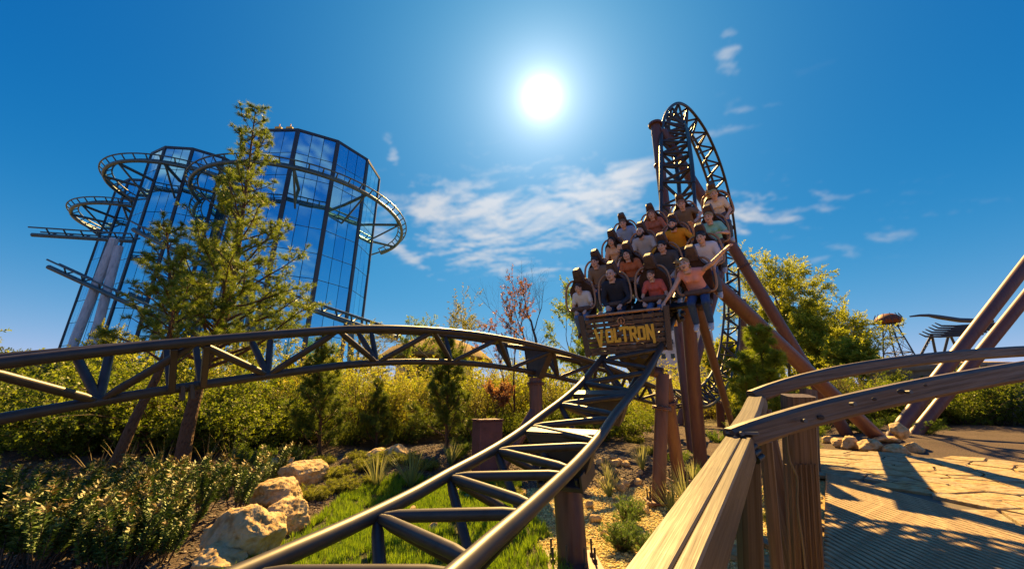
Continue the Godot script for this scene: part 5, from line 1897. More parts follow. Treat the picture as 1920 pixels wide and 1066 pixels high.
	# dark shed roof at the far left
	var sh := P(110, 640, 24.0)
	var so := thing("shed", Transform3D(Basis(Vector3.UP, 0.3), ground(sh.x, sh.z)), "low dark timber shed in front of the farthest tower", "building")
	mb = MB.new()
	mb.box(Transform3D(Basis.IDENTITY, Vector3(0, 1.9, 0)), Vector3(7.0, 3.8, 4.0), 0.02)
	part("wall", mb.mesh(), M.wood_dark, so)
	mb = MB.new()
	mb.box(Transform3D(Basis(Vector3.RIGHT, 0.06), Vector3(0, 4.05, 0)), Vector3(7.6, 0.25, 4.8), 0.03)
	part("roof", mb.mesh(), M.dark, so)


# ---------------------------------------------------------------- people: smooth fields meshed as surface nets
class Field:
	var h: float
	var lo: Vector3
	var nx: int
	var ny: int
	var nz: int
	var f := PackedFloat32Array()

	func _init(a: Vector3, b: Vector3, cell: float) -> void:
		h = cell
		lo = a
		nx = int((b.x - a.x) / h) + 2
		ny = int((b.y - a.y) / h) + 2
		nz = int((b.z - a.z) / h) + 2
		f.resize(nx * ny * nz)
		f.fill(1.0)

	func bone(a: Vector3, b: Vector3, ra: float, rb: float, k := 0.03, cut := false, flat := Vector3.ONE) -> void:
		# a tapered capsule; flat scales space so that it can be squashed; cut carves instead of adding
		var m := maxf(ra, rb) * maxf(1.0 / flat.x, maxf(1.0 / flat.y, 1.0 / flat.z)) + k + h * 2.0
		var p0 := (Vector3(minf(a.x, b.x), minf(a.y, b.y), minf(a.z, b.z)) - Vector3.ONE * m - lo) / h
		var p1 := (Vector3(maxf(a.x, b.x), maxf(a.y, b.y), maxf(a.z, b.z)) + Vector3.ONE * m - lo) / h
		var i0 := maxi(int(p0.x), 0)
		var j0 := maxi(int(p0.y), 0)
		var k0 := maxi(int(p0.z), 0)
		var i1 := mini(int(p1.x) + 1, nx)
		var j1 := mini(int(p1.y) + 1, ny)
		var k1 := mini(int(p1.z) + 1, nz)
		var ab := b - a
		var l2 := maxf(ab.length_squared(), 1e-9)
		for z in range(k0, k1):
			for y in range(j0, j1):
				var row := (z * ny + y) * nx
				for x in range(i0, i1):
					var p := lo + Vector3(x, y, z) * h
					var t := clampf((p - a).dot(ab) / l2, 0.0, 1.0)
					var d := ((p - a - ab * t) * flat).length() - lerpf(ra, rb, t)
					var o := f[row + x]
					if cut:
						var e := maxf(k - absf(o + d), 0.0) / k
						f[row + x] = maxf(o, -d) + e * e * k * 0.25
					else:
						var e := maxf(k - absf(o - d), 0.0) / k
						f[row + x] = minf(o, d) - e * e * k * 0.25

	func net() -> MB:
		var mb := MB.new()
		var id := {}
		var off := [0, 1, nx, nx + 1, nx * ny, nx * ny + 1, nx * ny + nx, nx * ny + nx + 1]
		var cor := [Vector3(0, 0, 0), Vector3(1, 0, 0), Vector3(0, 1, 0), Vector3(1, 1, 0), Vector3(0, 0, 1), Vector3(1, 0, 1), Vector3(0, 1, 1), Vector3(1, 1, 1)]
		var edges := [[0, 1], [2, 3], [4, 5], [6, 7], [0, 2], [1, 3], [4, 6], [5, 7], [0, 4], [1, 5], [2, 6], [3, 7]]
		for z in nz - 1:
			for y in ny - 1:
				var row := (z * ny + y) * nx
				for x in nx - 1:
					var q := row + x
					var a := f[q]
					if a > h * 2.5 or a < -h * 2.5:
						continue
					var ins := 0
					for k in 8:
						if f[q + off[k]] < 0.0:
							ins += 1
					if ins == 0 or ins == 8:
						continue
					var s := Vector3.ZERO
					var c := 0
					for e in edges:
						var va := f[q + off[e[0]]]
						var vb := f[q + off[e[1]]]
						if (va < 0.0) != (vb < 0.0):
							s += cor[e[0]].lerp(cor[e[1]], va / (va - vb))
							c += 1
					var g := Vector3(f[q + 1] - a, f[q + nx] - a, f[q + nx * ny] - a)
					g += Vector3(f[q + off[7]] - f[q + off[6]], f[q + off[7]] - f[q + off[5]], f[q + off[7]] - f[q + off[3]])
					id[q] = mb.vert(lo + (Vector3(x, y, z) + s / c) * h, g.normalized())
		for q in id:
			for ax in 3:
				var st: int = [1, nx, nx * ny][ax]
				var u: int = [nx, nx * ny, 1][ax]
				var w: int = [nx * ny, 1, nx][ax]
				if q + st >= f.size() or (f[q] < 0.0) == (f[q + st] < 0.0):
					continue
				if id.has(q - u) and id.has(q - w) and id.has(q - u - w):
					mb.tri(id[q], id[q - u], id[q - u - w])
					mb.tri(id[q], id[q - u - w], id[q - w])
		return mb


func make_head(male: bool) -> MB:  # face towards +z, origin at the middle of the head, height about 0.235
	var f := Field.new(Vector3(-0.12, -0.17, -0.14), Vector3(0.12, 0.15, 0.15), 0.0075)
	f.bone(Vector3(0, 0.03, -0.02), Vector3(0, 0.025, 0.01), 0.083, 0.08, 0.03, false, Vector3(1.1, 0.93, 0.93))
	f.bone(Vector3(0, -0.03, 0.035), Vector3(0, -0.075, 0.052), 0.056, 0.034 if not male else 0.038, 0.04)
	f.bone(Vector3(-0.035, -0.06, 0.03), Vector3(0.035, -0.06, 0.03), 0.034, 0.034, 0.03)
	f.bone(Vector3(-0.03, 0.036, 0.082), Vector3(0.03, 0.036, 0.082), 0.014, 0.014, 0.02)
	f.bone(Vector3(0, 0.02, 0.085), Vector3(0, -0.015, 0.106), 0.009, 0.014, 0.015)
	for s in [-1.0, 1.0]:
		f.bone(Vector3(s * 0.045, -0.01, 0.066), Vector3(s * 0.04, -0.015, 0.07), 0.02, 0.02, 0.02)
		f.bone(Vector3(s * 0.032, 0.016, 0.098), Vector3(s * 0.032, 0.016, 0.1), 0.013, 0.013, 0.012, true)
		f.bone(Vector3(s * 0.078, 0.015, 0.0), Vector3(s * 0.084, -0.018, 0.004), 0.016, 0.011, 0.01)
	f.bone(Vector3(-0.014, -0.052, 0.102), Vector3(0.014, -0.052, 0.102), 0.016, 0.016, 0.008, true)
	f.bone(Vector3(0, -0.07, -0.02), Vector3(0, -0.16, -0.03), 0.052, 0.056, 0.03)
	return f.net()


func make_hand(grip: float) -> MB:  # wrist at the origin, fingers along +z, palm facing -y, thumb towards +x
	var f := Field.new(Vector3(-0.07, -0.09, -0.03), Vector3(0.09, 0.05, 0.21), 0.0062)
	f.bone(Vector3(-0.022, 0, 0.02), Vector3(-0.026, 0, 0.08), 0.022, 0.02, 0.02, false, Vector3(1, 1.35, 1))
	f.bone(Vector3(0.018, 0, 0.02), Vector3(0.026, 0, 0.085), 0.022, 0.021, 0.02, false, Vector3(1, 1.35, 1))
	var ls := [0.07, 0.082, 0.076, 0.06]
	for k in 4:
		var b := Vector3(0.033 - k * 0.022, 0.003, 0.088 - absf(k - 1.2) * 0.004)
		var spread := (1.5 - k) * 0.05 * (1.0 - grip)
		var a := 0.15 + grip * 0.8
		var p1: Vector3 = b + Vector3(spread, -sin(a), cos(a)).normalized() * ls[k] * 0.45
		a += 0.15 + grip * 1.1
		var p2: Vector3 = p1 + Vector3(spread, -sin(a), cos(a)).normalized() * ls[k] * 0.32
		a += 0.1 + grip * 0.7
		var p3: Vector3 = p2 + Vector3(spread, -sin(a), cos(a)).normalized() * ls[k] * 0.25
		f.bone(b, p1, 0.0105, 0.0098, 0.006)
		f.bone(p1, p2, 0.0098, 0.009, 0.004)
		f.bone(p2, p3, 0.009, 0.0078, 0.004)
	f.bone(Vector3(0.03, -0.004, 0.03), Vector3(0.062, -0.012 - grip * 0.015, 0.06), 0.014, 0.0115, 0.012)
	f.bone(Vector3(0.062, -0.012 - grip * 0.015, 0.06), Vector3(0.068 - grip * 0.03, -0.02 - grip * 0.03, 0.095), 0.0112, 0.009, 0.004)
	f.bone(Vector3(0, 0, -0.025), Vector3(0, 0, 0.03), 0.026, 0.026, 0.015, false, Vector3(1, 1.3, 1))
	return f.net()


func make_legs(lo: float) -> Dictionary:  # seated, lower legs hanging; hips at the origin
	var f := Field.new(Vector3(-0.25, -0.52, -0.18), Vector3(0.25, 0.2, 0.58), 0.018)
	f.bone(Vector3(-0.07, 0.02, -0.02), Vector3(0.07, 0.02, -0.02), 0.115, 0.115, 0.04)
	f.bone(Vector3(0, 0.02, -0.03), Vector3(0, 0.12, -0.04), 0.13, 0.12, 0.05, false, Vector3(0.85, 1, 1.1))
	var shoe := []
	for s in [-1.0, 1.0]:
		var k := Vector3(s * 0.12, 0.0, 0.44)
		var an := Vector3(s * (0.12 + lo * 0.03), -0.41, 0.40 + lo * 0.06)
		f.bone(Vector3(s * 0.085, 0.0, 0.0), k, 0.093, 0.068, 0.03)
		f.bone(k, an, 0.068, 0.05, 0.02)
		f.bone(k.lerp(an, 0.3) - Vector3(0, 0, 0.015), an, 0.06, 0.046, 0.03)
		var g := Field.new(an + Vector3(-0.08, -0.13, -0.12), an + Vector3(0.08, 0.05, 0.24), 0.012)
		g.bone(an + Vector3(0, -0.05, -0.035), an + Vector3(0, -0.06, 0.12), 0.042, 0.04, 0.03, false, Vector3(1, 1.0, 1))
		g.bone(an + Vector3(0, -0.06, 0.1), an + Vector3(s * 0.01, -0.072, 0.17), 0.044, 0.032, 0.03, false, Vector3(1, 1.2, 1))
		g.bone(an + Vector3(0, 0.0, -0.01), an + Vector3(0, -0.05, 0.0), 0.046, 0.045, 0.02)
		shoe.append(g.net().mesh())
	return {"trousers": f.net().mesh(), "shoes": shoe}


func make_hair(kind: String) -> MB:
	var f := Field.new(Vector3(-0.3, -0.36, -0.42), Vector3(0.3, 0.26, 0.16), 0.012)
	f.bone(Vector3(0, 0.045, -0.03), Vector3(0, 0.05, 0.005), 0.093, 0.085, 0.02, false, Vector3(1.05, 0.95, 0.92))
	if kind == "beard":
		f = Field.new(Vector3(-0.12, -0.16, -0.06), Vector3(0.12, 0.06, 0.15), 0.009)
		f.bone(Vector3(0, -0.085, 0.05), Vector3(0, -0.1, 0.062), 0.045, 0.038, 0.02)
		for s in [-1.0, 1.0]:
			f.bone(Vector3(s * 0.07, -0.01, 0.02), Vector3(s * 0.045, -0.075, 0.055), 0.02, 0.032, 0.02)
		f.bone(Vector3(-0.014, -0.052, 0.1), Vector3(0.014, -0.052, 0.1), 0.02, 0.02, 0.006, true)
		f.bone(Vector3(0, 0.0, 0.085), Vector3(0, -0.03, 0.1), 0.045, 0.03, 0.008, true)
		return f.net()
	var r := RandomNumberGenerator.new()
	r.seed = kind.hash()
	if kind == "short":
		for k in 14:
			var a := r.randf_range(-1.3, 1.3)
			var p := Vector3(sin(a) * 0.07, 0.115 - absf(a) * 0.03, 0.03 - r.randf() * 0.08)
			f.bone(p, p + Vector3(r.randfn() * 0.02, 0.03, r.randf_range(-0.02, 0.03)), 0.018, 0.008, 0.012)
	elif kind == "ring":
		f = Field.new(Vector3(-0.14, -0.1, -0.16), Vector3(0.14, 0.1, 0.1), 0.01)
		f.bone(Vector3(-0.062, 0.0, -0.04), Vector3(0.062, 0.0, -0.04), 0.05, 0.05, 0.02)
		f.bone(Vector3(0, 0.0, -0.07), Vector3(0, -0.04, -0.07), 0.06, 0.05, 0.02)
	elif kind == "long":
		for k in 26:
			var a := r.randf_range(0.5, 5.8) + PI * 0.5
			var p := Vector3(cos(a) * 0.075, r.randf_range(-0.02, 0.08), sin(a) * 0.06 - 0.035)
			var q := p + Vector3(cos(a) * 0.04 + r.randfn() * 0.03, -r.randf_range(0.08, 0.24), -0.06 + r.randfn() * 0.03)
			f.bone(p, q, 0.03, 0.012, 0.02)
	elif kind == "blown":
		for k in 30:
			var p := Vector3(r.randf_range(-0.075, 0.06), r.randf_range(-0.05, 0.1), r.randf_range(-0.1, 0.02))
			var d := Vector3(-r.randf_range(0.06, 0.17), r.randf_range(-0.03, 0.11), -r.randf_range(0.02, 0.12))
			f.bone(p, p + d * 0.6, 0.024, 0.014, 0.015)
			f.bone(p + d * 0.6, p + d + Vector3(0, r.randfn() * 0.03, 0), 0.014, 0.006, 0.01)
	elif kind == "tail":
		for k in 12:
			var d := Vector3(r.randfn() * 0.05, r.randf_range(0.02, 0.1), -r.randf_range(0.06, 0.16))
			f.bone(Vector3(0, 0.06, -0.1), Vector3(0, 0.06, -0.1) + d, 0.028, 0.008, 0.015)
	# keep the face clear
	f.bone(Vector3(0, 0.0, 0.10), Vector3(0, -0.1, 0.12), 0.072, 0.09, 0.012, true)
	return f.net()


func person(f: Transform3D, q: Dictionary, label: String) -> void:
	# f: the seat's frame at the rider's hips, z forwards, x to the picture's right
	var o := thing("person", Transform3D(f.basis.scaled(Vector3.ONE * q.get("s", 1.0)), f.origin), label, "person", "riders in the train")
	var lean: Vector3 = q.get("lean", Vector3.ZERO)
	var chest := Vector3(0, 0.34, -0.06) + lean * 0.6
	var neck := Vector3(0, 0.47, -0.05) + lean * 0.9
	var head := Vector3(0, 0.635, 0.0) + lean * 1.15
	var female: bool = q.get("f", false)
	var sw := 0.17 if female else 0.19
	var hb := Basis.from_euler(q.get("look", Vector3.ZERO) + Vector3(-0.42, 0.0, 0.0))
	var lo := Vector3(-0.38, -0.12, -0.3)
	var hi := Vector3(0.38, 0.75, 0.48)
	for s in [-1.0, 1.0]:
		for p in q.get("armr" if s > 0 else "arml", []):
			if p is Vector3:
				lo = lo.min(Vector3(s * p.x, p.y, p.z) - Vector3.ONE * 0.12)
				hi = hi.max(Vector3(s * p.x, p.y, p.z) + Vector3.ONE * 0.12)
	var body := Field.new(lo, hi, 0.017)
	body.bone(neck - Vector3(0, 0.03, 0), head - Vector3(0, 0.1, 0.03), 0.055, 0.052, 0.03)
	body.bone(chest, neck, 0.09, 0.07, 0.05)
	var shirt := Field.new(lo, hi, 0.0185)
	var cw := 0.128 if female else 0.142
	shirt.bone(Vector3(0, 0.02, -0.03), Vector3(0, 0.12, -0.045) + lean * 0.2, cw + 0.012, cw, 0.05, false, Vector3(0.86, 1, 1.15))
	shirt.bone(Vector3(0, 0.1, -0.045) + lean * 0.2, chest, cw, cw + 0.018, 0.06, false, Vector3(0.84, 1, 1.18))
	shirt.bone(chest + Vector3(-sw * 0.75, 0.08, 0), chest + Vector3(sw * 0.75, 0.08, 0), 0.078, 0.078, 0.06)
	shirt.bone(chest + Vector3(0, 0.08, 0), neck, 0.09, 0.062, 0.04)
	if female:
		for s in [-1.0, 1.0]:
			shirt.bone(chest + Vector3(s * 0.065, -0.02, 0.09), chest + Vector3(s * 0.065, -0.02, 0.1), 0.06, 0.055, 0.05)
	var arms := []
	for s in [-1.0, 1.0]:
		var a: Array = q.get("armr" if s > 0 else "arml", [Vector3(0.27, 0.15, 0.1), Vector3(0.13, 0.125, 0.33)])
		var sh := chest + Vector3(s * sw, 0.07, 0.0)
		var el := Vector3(s * a[0].x, a[0].y, a[0].z) + lean * 0.3
		var wr := Vector3(s * a[1].x, a[1].y, a[1].z)
		body.bone(sh, el, 0.047, 0.039, 0.02)
		body.bone(el, wr, 0.04, 0.026, 0.015)
		var sl: float = q.get("sleeve", 0.62)
		shirt.bone(sh, sh.lerp(el, minf(sl, 1.0)), 0.068, 0.061 if sl < 1.0 else 0.053, 0.04)
		if sl > 1.0:
			shirt.bone(el, el.lerp(wr, 0.92), 0.054, 0.04, 0.02)
		arms.append([s, el, wr, a.size() > 2])
	var mb := body.net()
	mb.add(M.heads[0 if female else 1], Transform3D(hb, head))
	for a in arms:
		var d: Vector3 = a[2] - a[1]
		var hf := frame(a[2], d if a[3] else Vector3(-a[0] * 0.25, -0.25, 1.0), Vector3.UP)
		if not a[3]:
			hf.basis = Basis(hf.basis.x, hf.basis.y, hf.basis.z)
		if a[0] < 0.0:
			hf.basis.x = hf.basis.x
		else:
			hf.basis.x = -hf.basis.x
		mb.add(M.hands[1 if a[3] else 0], hf)
	var skin := mat(q.get("skin", lin(0.72, 0.44, 0.32)), 0.5)
	skin.subsurf_scatter_enabled = true
	skin.subsurf_scatter_strength = 0.08
	var bn := part("body", mb.mesh(), skin, o)
	var fz := Transform3D(hb, head)
	for s in [-1.0, 1.0]:
		var e := MB.new()
		e.ball(fz * Vector3(s * 0.032, 0.015, 0.086), Vector3(0.0125, 0.009, 0.009))
		part("eye", e.mesh(), mat(lin(0.10, 0.07, 0.06), 0.2), bn)
		var br := MB.new()
		br.tube([fz * Vector3(s * 0.014, 0.037, 0.1), fz * Vector3(s * 0.032, 0.043, 0.098), fz * Vector3(s * 0.05, 0.036, 0.086)], [0.004, 0.005, 0.003], 5)
		part("eyebrow", br.mesh(), mat(q.hair * 0.7, 0.8), bn)
	var mo := MB.new()
	mo.ball(Vector3.ZERO, Vector3(0.02, 0.012 * q.get("shout", 1.0), 0.008))
	part("mouth", mo.mesh(), mat(lin(0.16, 0.03, 0.03), 0.5), bn, fz * Transform3D(Basis.IDENTITY, Vector3(0, -0.052, 0.09)))
	var te := MB.new()
	te.ball(Vector3.ZERO, Vector3(0.016, 0.004, 0.006))
	part("teeth", te.mesh(), mat(lin(0.75, 0.72, 0.66), 0.3), bn, fz * Transform3D(Basis.IDENTITY, Vector3(0, -0.045, 0.0945)))
	var cloth := mat(q.shirt, 0.85, 0.0, null, M.weave, Vector3(5, 5, 5), 0.9)
	part("shirt", shirt.net().mesh(), cloth, o)
	var lg: Dictionary = M.legs[q.get("legs", 0)]
	part("trousers", lg.trousers, mat(q.get("jeans", lin(0.06, 0.11, 0.22)), 0.85, 0.0, M.denim, M.weave, Vector3(4, 4, 4), 0.8), o)
	for s in 2:
		part("shoe", lg.shoes[s], mat(q.get("shoe", lin(0.6, 0.6, 0.6)), 0.6), o)
	if q.cut != "":
		var hm := mat(q.hair, 0.5)
		for k in q.cut.split(" "):
			part("beard" if k == "beard" else "hair", M.hair[k], hm if k != "beard" else mat(q.hair * 0.8, 0.7), o, Transform3D(hb, head))


# ---------------------------------------------------------------- the train
func seat_parts() -> void:
	# backrest shell: a hexagonal outline pulled through a shallow curve
	var mb := MB.new()
	var rows := [[0.42, 0.16, 0.05], [0.47, 0.21, 0.0], [0.62, 0.245, -0.1], [0.82, 0.265, -0.13], [1.0, 0.275, -0.14], [1.1, 0.24, -0.15], [1.2, 0.15, -0.16], [1.27, 0.115, -0.165]]
	var secs := []
	for q in rows:
		var sec := []
		for k in 9:
			var x := -1.0 + k * 0.25
			sec.append(Vector3(x * q[1], q[0], q[2] + 0.06 * x * x + 0.03 * pow(absf(x), 6.0)))
		for k in 9:
			var x := 1.0 - k * 0.25
			sec.append(Vector3(x * q[1] * 0.94, q[0], q[2] - 0.12 + 0.07 * x * x))
		secs.append(sec)
	for i in secs.size() - 1:
		var mid: Vector3 = (secs[i][4] + secs[i][13] + secs[i + 1][4] + secs[i + 1][13]) * 0.25
		for k in 18:
			var k2 := (k + 1) % 18
			mb.quad(secs[i][k], secs[i][k2], secs[i + 1][k2], secs[i + 1][k], (secs[i][k] + secs[i][k2] + secs[i + 1][k]) / 3.0 - mid)
	M.shell = mb.mesh()
	mb = MB.new()
	mb.prism([Vector2(-0.1, 1.2), Vector2(0.1, 1.2), Vector2(0.108, 1.3), Vector2(0.085, 1.47), Vector2(0.055, 1.5), Vector2(-0.055, 1.5), Vector2(-0.085, 1.47), Vector2(-0.108, 1.3)], Transform3D(Basis.IDENTITY, Vector3(0, 0, -0.25)), 0.15, 0.02)
	for k in 2:
		mb.box(Transform3D(Basis.IDENTITY, Vector3(0, 1.31 + k * 0.03, -0.1)), Vector3(0.2, 0.008, 0.012))
	M.headrest = mb.mesh()
	mb = MB.new()
	mb.box(Transform3D(Basis(Vector3.RIGHT, -0.1), Vector3(0, 0.47, 0.14)), Vector3(0.4, 0.09, 0.4), 0.03)
	mb.box(Transform3D(Basis.IDENTITY, Vector3(0, 0.46, 0.33)), Vector3(0.1, 0.14, 0.06), 0.02)
	M.pan = mb.mesh()
	mb = MB.new()
	mb.box(Transform3D(Basis(Vector3.RIGHT, 0.25), Vector3(0, 0.735, 0.25)), Vector3(0.46, 0.11, 0.1), 0.035)
	mb.box(Transform3D(Basis(Vector3.RIGHT, 0.25), Vector3(0, 0.70, 0.21)), Vector3(0.3, 0.14, 0.08), 0.03)
	M.lap = mb.mesh()
	M.hoop = []
	for s in [-1.0, 1.0]:
		mb = MB.new()
		var pts := []
		for q in [[0.12, 1.24, -0.16], [0.2, 1.235, -0.13], [0.285, 1.16, -0.06], [0.325, 1.04, 0.03], [0.335, 0.9, 0.12], [0.325, 0.79, 0.2], [0.28, 0.735, 0.25], [0.2, 0.73, 0.26]]:
			pts.append(Vector3(s * q[0], q[1], q[2]))
		var fine := []
		for i in pts.size() - 1:
			for k in 4:
				fine.append(pts[i].cubic_interpolate(pts[i + 1], pts[maxi(i - 1, 0)], pts[mini(i + 2, pts.size() - 1)], k / 4.0))
		mb.tube(fine, fine.map(func(_p): return 0.018), 8, true, 1.4)
		M.hoop.append(mb.mesh())
	mb = MB.new()
	mb.rod(Vector3(-0.028, 0, 0), Vector3(0.028, 0, 0), 0.075, 20)
	mb.rod(Vector3(-0.034, 0, 0), Vector3(0.034, 0, 0), 0.03, 12)
	M.wheel = mb.mesh()


func car(m: float, label: String, nose: bool) -> Transform3D:
	var w := at_m(m)
	var f := Transform3D(Basis(w[1], w[3], w[1].cross(w[3])), w[0])
	f.basis = f.basis.rotated(f.basis.y, 0.14)
	f.basis = f.basis.rotated(f.basis.z, -0.075)
	var o := thing("coaster_car", f, label, "coaster car", "cars of the train")
	var mb := MB.new()
	mb.box(Transform3D(Basis.IDENTITY, Vector3(0, 0.22, -0.1)), Vector3(0.62, 0.12, 1.1), 0.03)
	mb.box(Transform3D(Basis.IDENTITY, Vector3(0, 0.31, -0.15)), Vector3(2.35, 0.08, 0.16), 0.02)
	mb.box(Transform3D(Basis.IDENTITY, Vector3(0, 0.2, -0.62)), Vector3(0.16, 0.12, 0.5), 0.03)
	part("chassis", mb.mesh(), M.black, o)
	for k in 4:
		var s := Node3D.new()
		s.name = "seat"
		s.position = Vector3((k - 1.5) * 0.765, 0, 0)
		o.add_child(s, true)
		part("shell", M.shell, M.seat, s)
		part("headrest", M.headrest, M.seat, s)
		part("seat_pan", M.pan, M.seat, s)
		part("lap_bar", M.lap, M.seat, s)
		part("handle", M.hoop[0], M.bronze, s)
		part("handle", M.hoop[1], M.bronze, s)
		mb = MB.new()
		mb.box(Transform3D(Basis.IDENTITY, Vector3(0, 0.4, -0.1)), Vector3(0.14, 0.2, 0.12), 0.02)
		part("bracket", mb.mesh(), M.black, s)
	for sx in [-1.0, 1.0]:
		var b := Node3D.new()
		b.name = "bogie"
		b.position = Vector3(sx * 0.525, 0, -0.3)
		o.add_child(b, true)
		mb = MB.new()
		mb.box(Transform3D(Basis.IDENTITY, Vector3(sx * 0.12, 0.06, 0)), Vector3(0.05, 0.26, 0.42), 0.02)
		mb.box(Transform3D(Basis.IDENTITY, Vector3(-sx * 0.06, 0.2, 0)), Vector3(0.4, 0.07, 0.3), 0.02)
		part("yoke", mb.mesh(), M.black, b)
		for sz in [-0.12, 0.12]:
			part("wheel", M.wheel, M.rubber, b, Transform3D(Basis.IDENTITY, Vector3(0, 0.142, sz)))
			part("wheel", M.wheel, M.rubber, b, Transform3D(Basis(Vector3.BACK, PI / 2), Vector3(sx * 0.142, 0, sz)))
		part("wheel", M.wheel, M.yellow, b, Transform3D(Basis.IDENTITY, Vector3(0, -0.142, 0)))
	return f


func nose_basket(m: float) -> void:
	# the woven wooden prow with the ride's name
	var w := at_m(m)
	var f := Transform3D(Basis(w[1], w[3], w[1].cross(w[3])), w[0])
	f.basis = f.basis.rotated(f.basis.x, -0.36)
	f.basis = f.basis.rotated(f.basis.y, 0.36)
	f = f.translated_local(Vector3(-0.06, 0.06, 0.0))
	var o := thing("train_nose", f, "woven wooden prow of the train with yellow lettering and a copper top bar", "train nose")
	var W := 1.5
	var H := 0.66
	for r in 7:
		var y := 0.05 + r * 0.092
		var half := W * 0.5 - 0.06 + y * 0.05
		var n := 8
		for k in n:
			var x0 := -half + k * 2.0 * half / n
			var mb := MB.new()
			var bulge := 0.03 if (k + r) % 2 == 0 else 0.0
			mb.box(Transform3D(Basis(Vector3.UP, rng.randfn() * 0.02), Vector3(x0 + half / n, y, bulge)), Vector3(2.0 * half / n + 0.012, 0.074, 0.022), 0.006)
			part("plank", mb.mesh(), M.plank, o)
	for k in 7:
		var x := -W * 0.5 + 0.2 + k * (W - 0.4) / 6.0
		var mb := MB.new()
		mb.box(Transform3D(Basis.IDENTITY, Vector3(x, H * 0.5, -0.02)), Vector3(0.04, H, 0.02), 0.004)
		part("stave", mb.mesh(), M.plank, o)
	for sx in [-1.0, 1.0]:
		var mb := MB.new()
		mb.box(Transform3D(Basis(Vector3.BACK, -sx * 0.06), Vector3(sx * (W * 0.5 + 0.02), H * 0.5 + 0.01, 0.02)), Vector3(0.1, H + 0.16, 0.09), 0.012)
		part("corner_post", mb.mesh(), M.wood_dark, o)
		mb = MB.new()
		mb.prism([Vector2(-0.75, 0.2), Vector2(0.0, -0.02), Vector2(0.0, H + 0.05), Vector2(-0.75, 0.42)], Transform3D(Basis(Vector3.BACK, Vector3.UP, Vector3.LEFT), Vector3(sx * (W * 0.5 + 0.02), 0, -0.03)), 0.02)
		part("side_plate", mb.mesh(), M.black, o)
		mb = MB.new()
		mb.rod(Vector3(sx * (W * 0.5 + 0.05), H + 0.03, -0.02), Vector3(sx * (W * 0.5 - 0.1), 0.3, -0.85), 0.022, 8)
		part("stay", mb.mesh(), M.grey_metal, o)
	var mb := MB.new()
	mb.rod(Vector3(-W * 0.5 + 0.06, H + 0.05, 0.045), Vector3(W * 0.5 - 0.06, H + 0.05, 0.045), 0.026, 12)
	part("top_bar", mb.mesh(), M.copper, o)
	mb = MB.new()
	mb.box(Transform3D(Basis.IDENTITY, Vector3(0, -0.03, -0.02)), Vector3(W - 0.1, 0.07, 0.08), 0.01)
	part("bottom_beam", mb.mesh(), M.plank, o)
	for k in 3:
		mb = MB.new()
		mb.rod(Vector3(-0.1 + k * 0.19, -0.11, -0.22), Vector3(-0.1 + k * 0.19, -0.11, 0.02), 0.085, 18)
		part("buffer", mb.mesh(), M.rubber, o)
	# lettering, stroke by stroke: VOLTRON, tall at both ends
	var z := 0.048
	var glyphs := {"V": [[-0.16, 1.08, 0.2, -0.22], [0.2, -0.22, 0.5, 1.0]], "O": [[0.08, 0.14, 0.08, 0.86], [0.56, 0.14, 0.56, 0.86], [0.04, 0.9, 0.6, 0.9], [0.04, 0.1, 0.6, 0.1]], "L": [[0.08, 1, 0.08, 0.06], [0.02, 0.08, 0.5, 0.08], [0.48, 0.05, 0.48, 0.28]],
		"T": [[0.3, 1, 0.3, 0], [-0.08, 1.0, 0.68, 1.0], [-0.06, 1.0, -0.06, 0.82], [0.66, 1.0, 0.66, 0.82]], "R": [[0.08, 0, 0.08, 1], [0.04, 0.95, 0.52, 0.95], [0.54, 0.95, 0.54, 0.52], [0.04, 0.5, 0.54, 0.5], [0.3, 0.5, 0.64, -0.05]], "N": [[0.08, 0.0, 0.08, 1.05], [0.08, 1.05, 0.58, 0.0], [0.6, 1.05, 0.6, -0.25]]}
	var x := -0.52
	var hgtl := 0.265
	for ch in "VOLTRON":
		mb = MB.new()
		for s in glyphs[ch]:
			var a := Vector3(x + s[0] * 0.195, 0.16 + s[1] * hgtl, z)
			var b := Vector3(x + s[2] * 0.195, 0.16 + s[3] * hgtl, z)
			var e := frame((a + b) * 0.5, b - a, Vector3.BACK)
			mb.box(e, Vector3(0.05, 0.016 + rng.randf() * 0.001, a.distance_to(b) + 0.012), 0.003)
		part("letter", mb.mesh(), M.yellow, o)
		x += {"V": 0.168, "O": 0.15, "L": 0.138, "T": 0.154, "R": 0.148, "N": 0.15}[ch]
	# ring emblem and scroll lines
	mb = MB.new()
	var ring := []
	for k in 19:
		var a := -PI * 0.38 + (PI * 1.76) * k / 18.0
		ring.append(Vector3(-0.04 + cos(a) * 0.062, 0.555 + sin(a) * 0.068, z))
	mb.tube(ring, ring.map(func(_p): return 0.011), 6)
	mb.rod(Vector3(-0.04, 0.5, z), Vector3(-0.04, 0.56, z), 0.016, 8)
	mb.ball(Vector3(-0.04, 0.575, z), Vector3(0.016, 0.018, 0.014))
	for s in [-1.0, 1.0]:
		mb.tube([Vector3(-0.04 + s * 0.05, 0.478, z), Vector3(-0.04 + s * 0.12, 0.485, z), Vector3(-0.04 + s * 0.24, 0.477, z)], [0.008, 0.012, 0.003], 6)
	part("emblem", mb.mesh(), M.copper, o)
	mb = MB.new()
	mb.tube([Vector3(-0.3, 0.115, z), Vector3(0.0, 0.122, z), Vector3(0.32, 0.112, z)], [0.003, 0.009, 0.003], 6)
	part("scroll_line", mb.mesh(), M.copper, o)


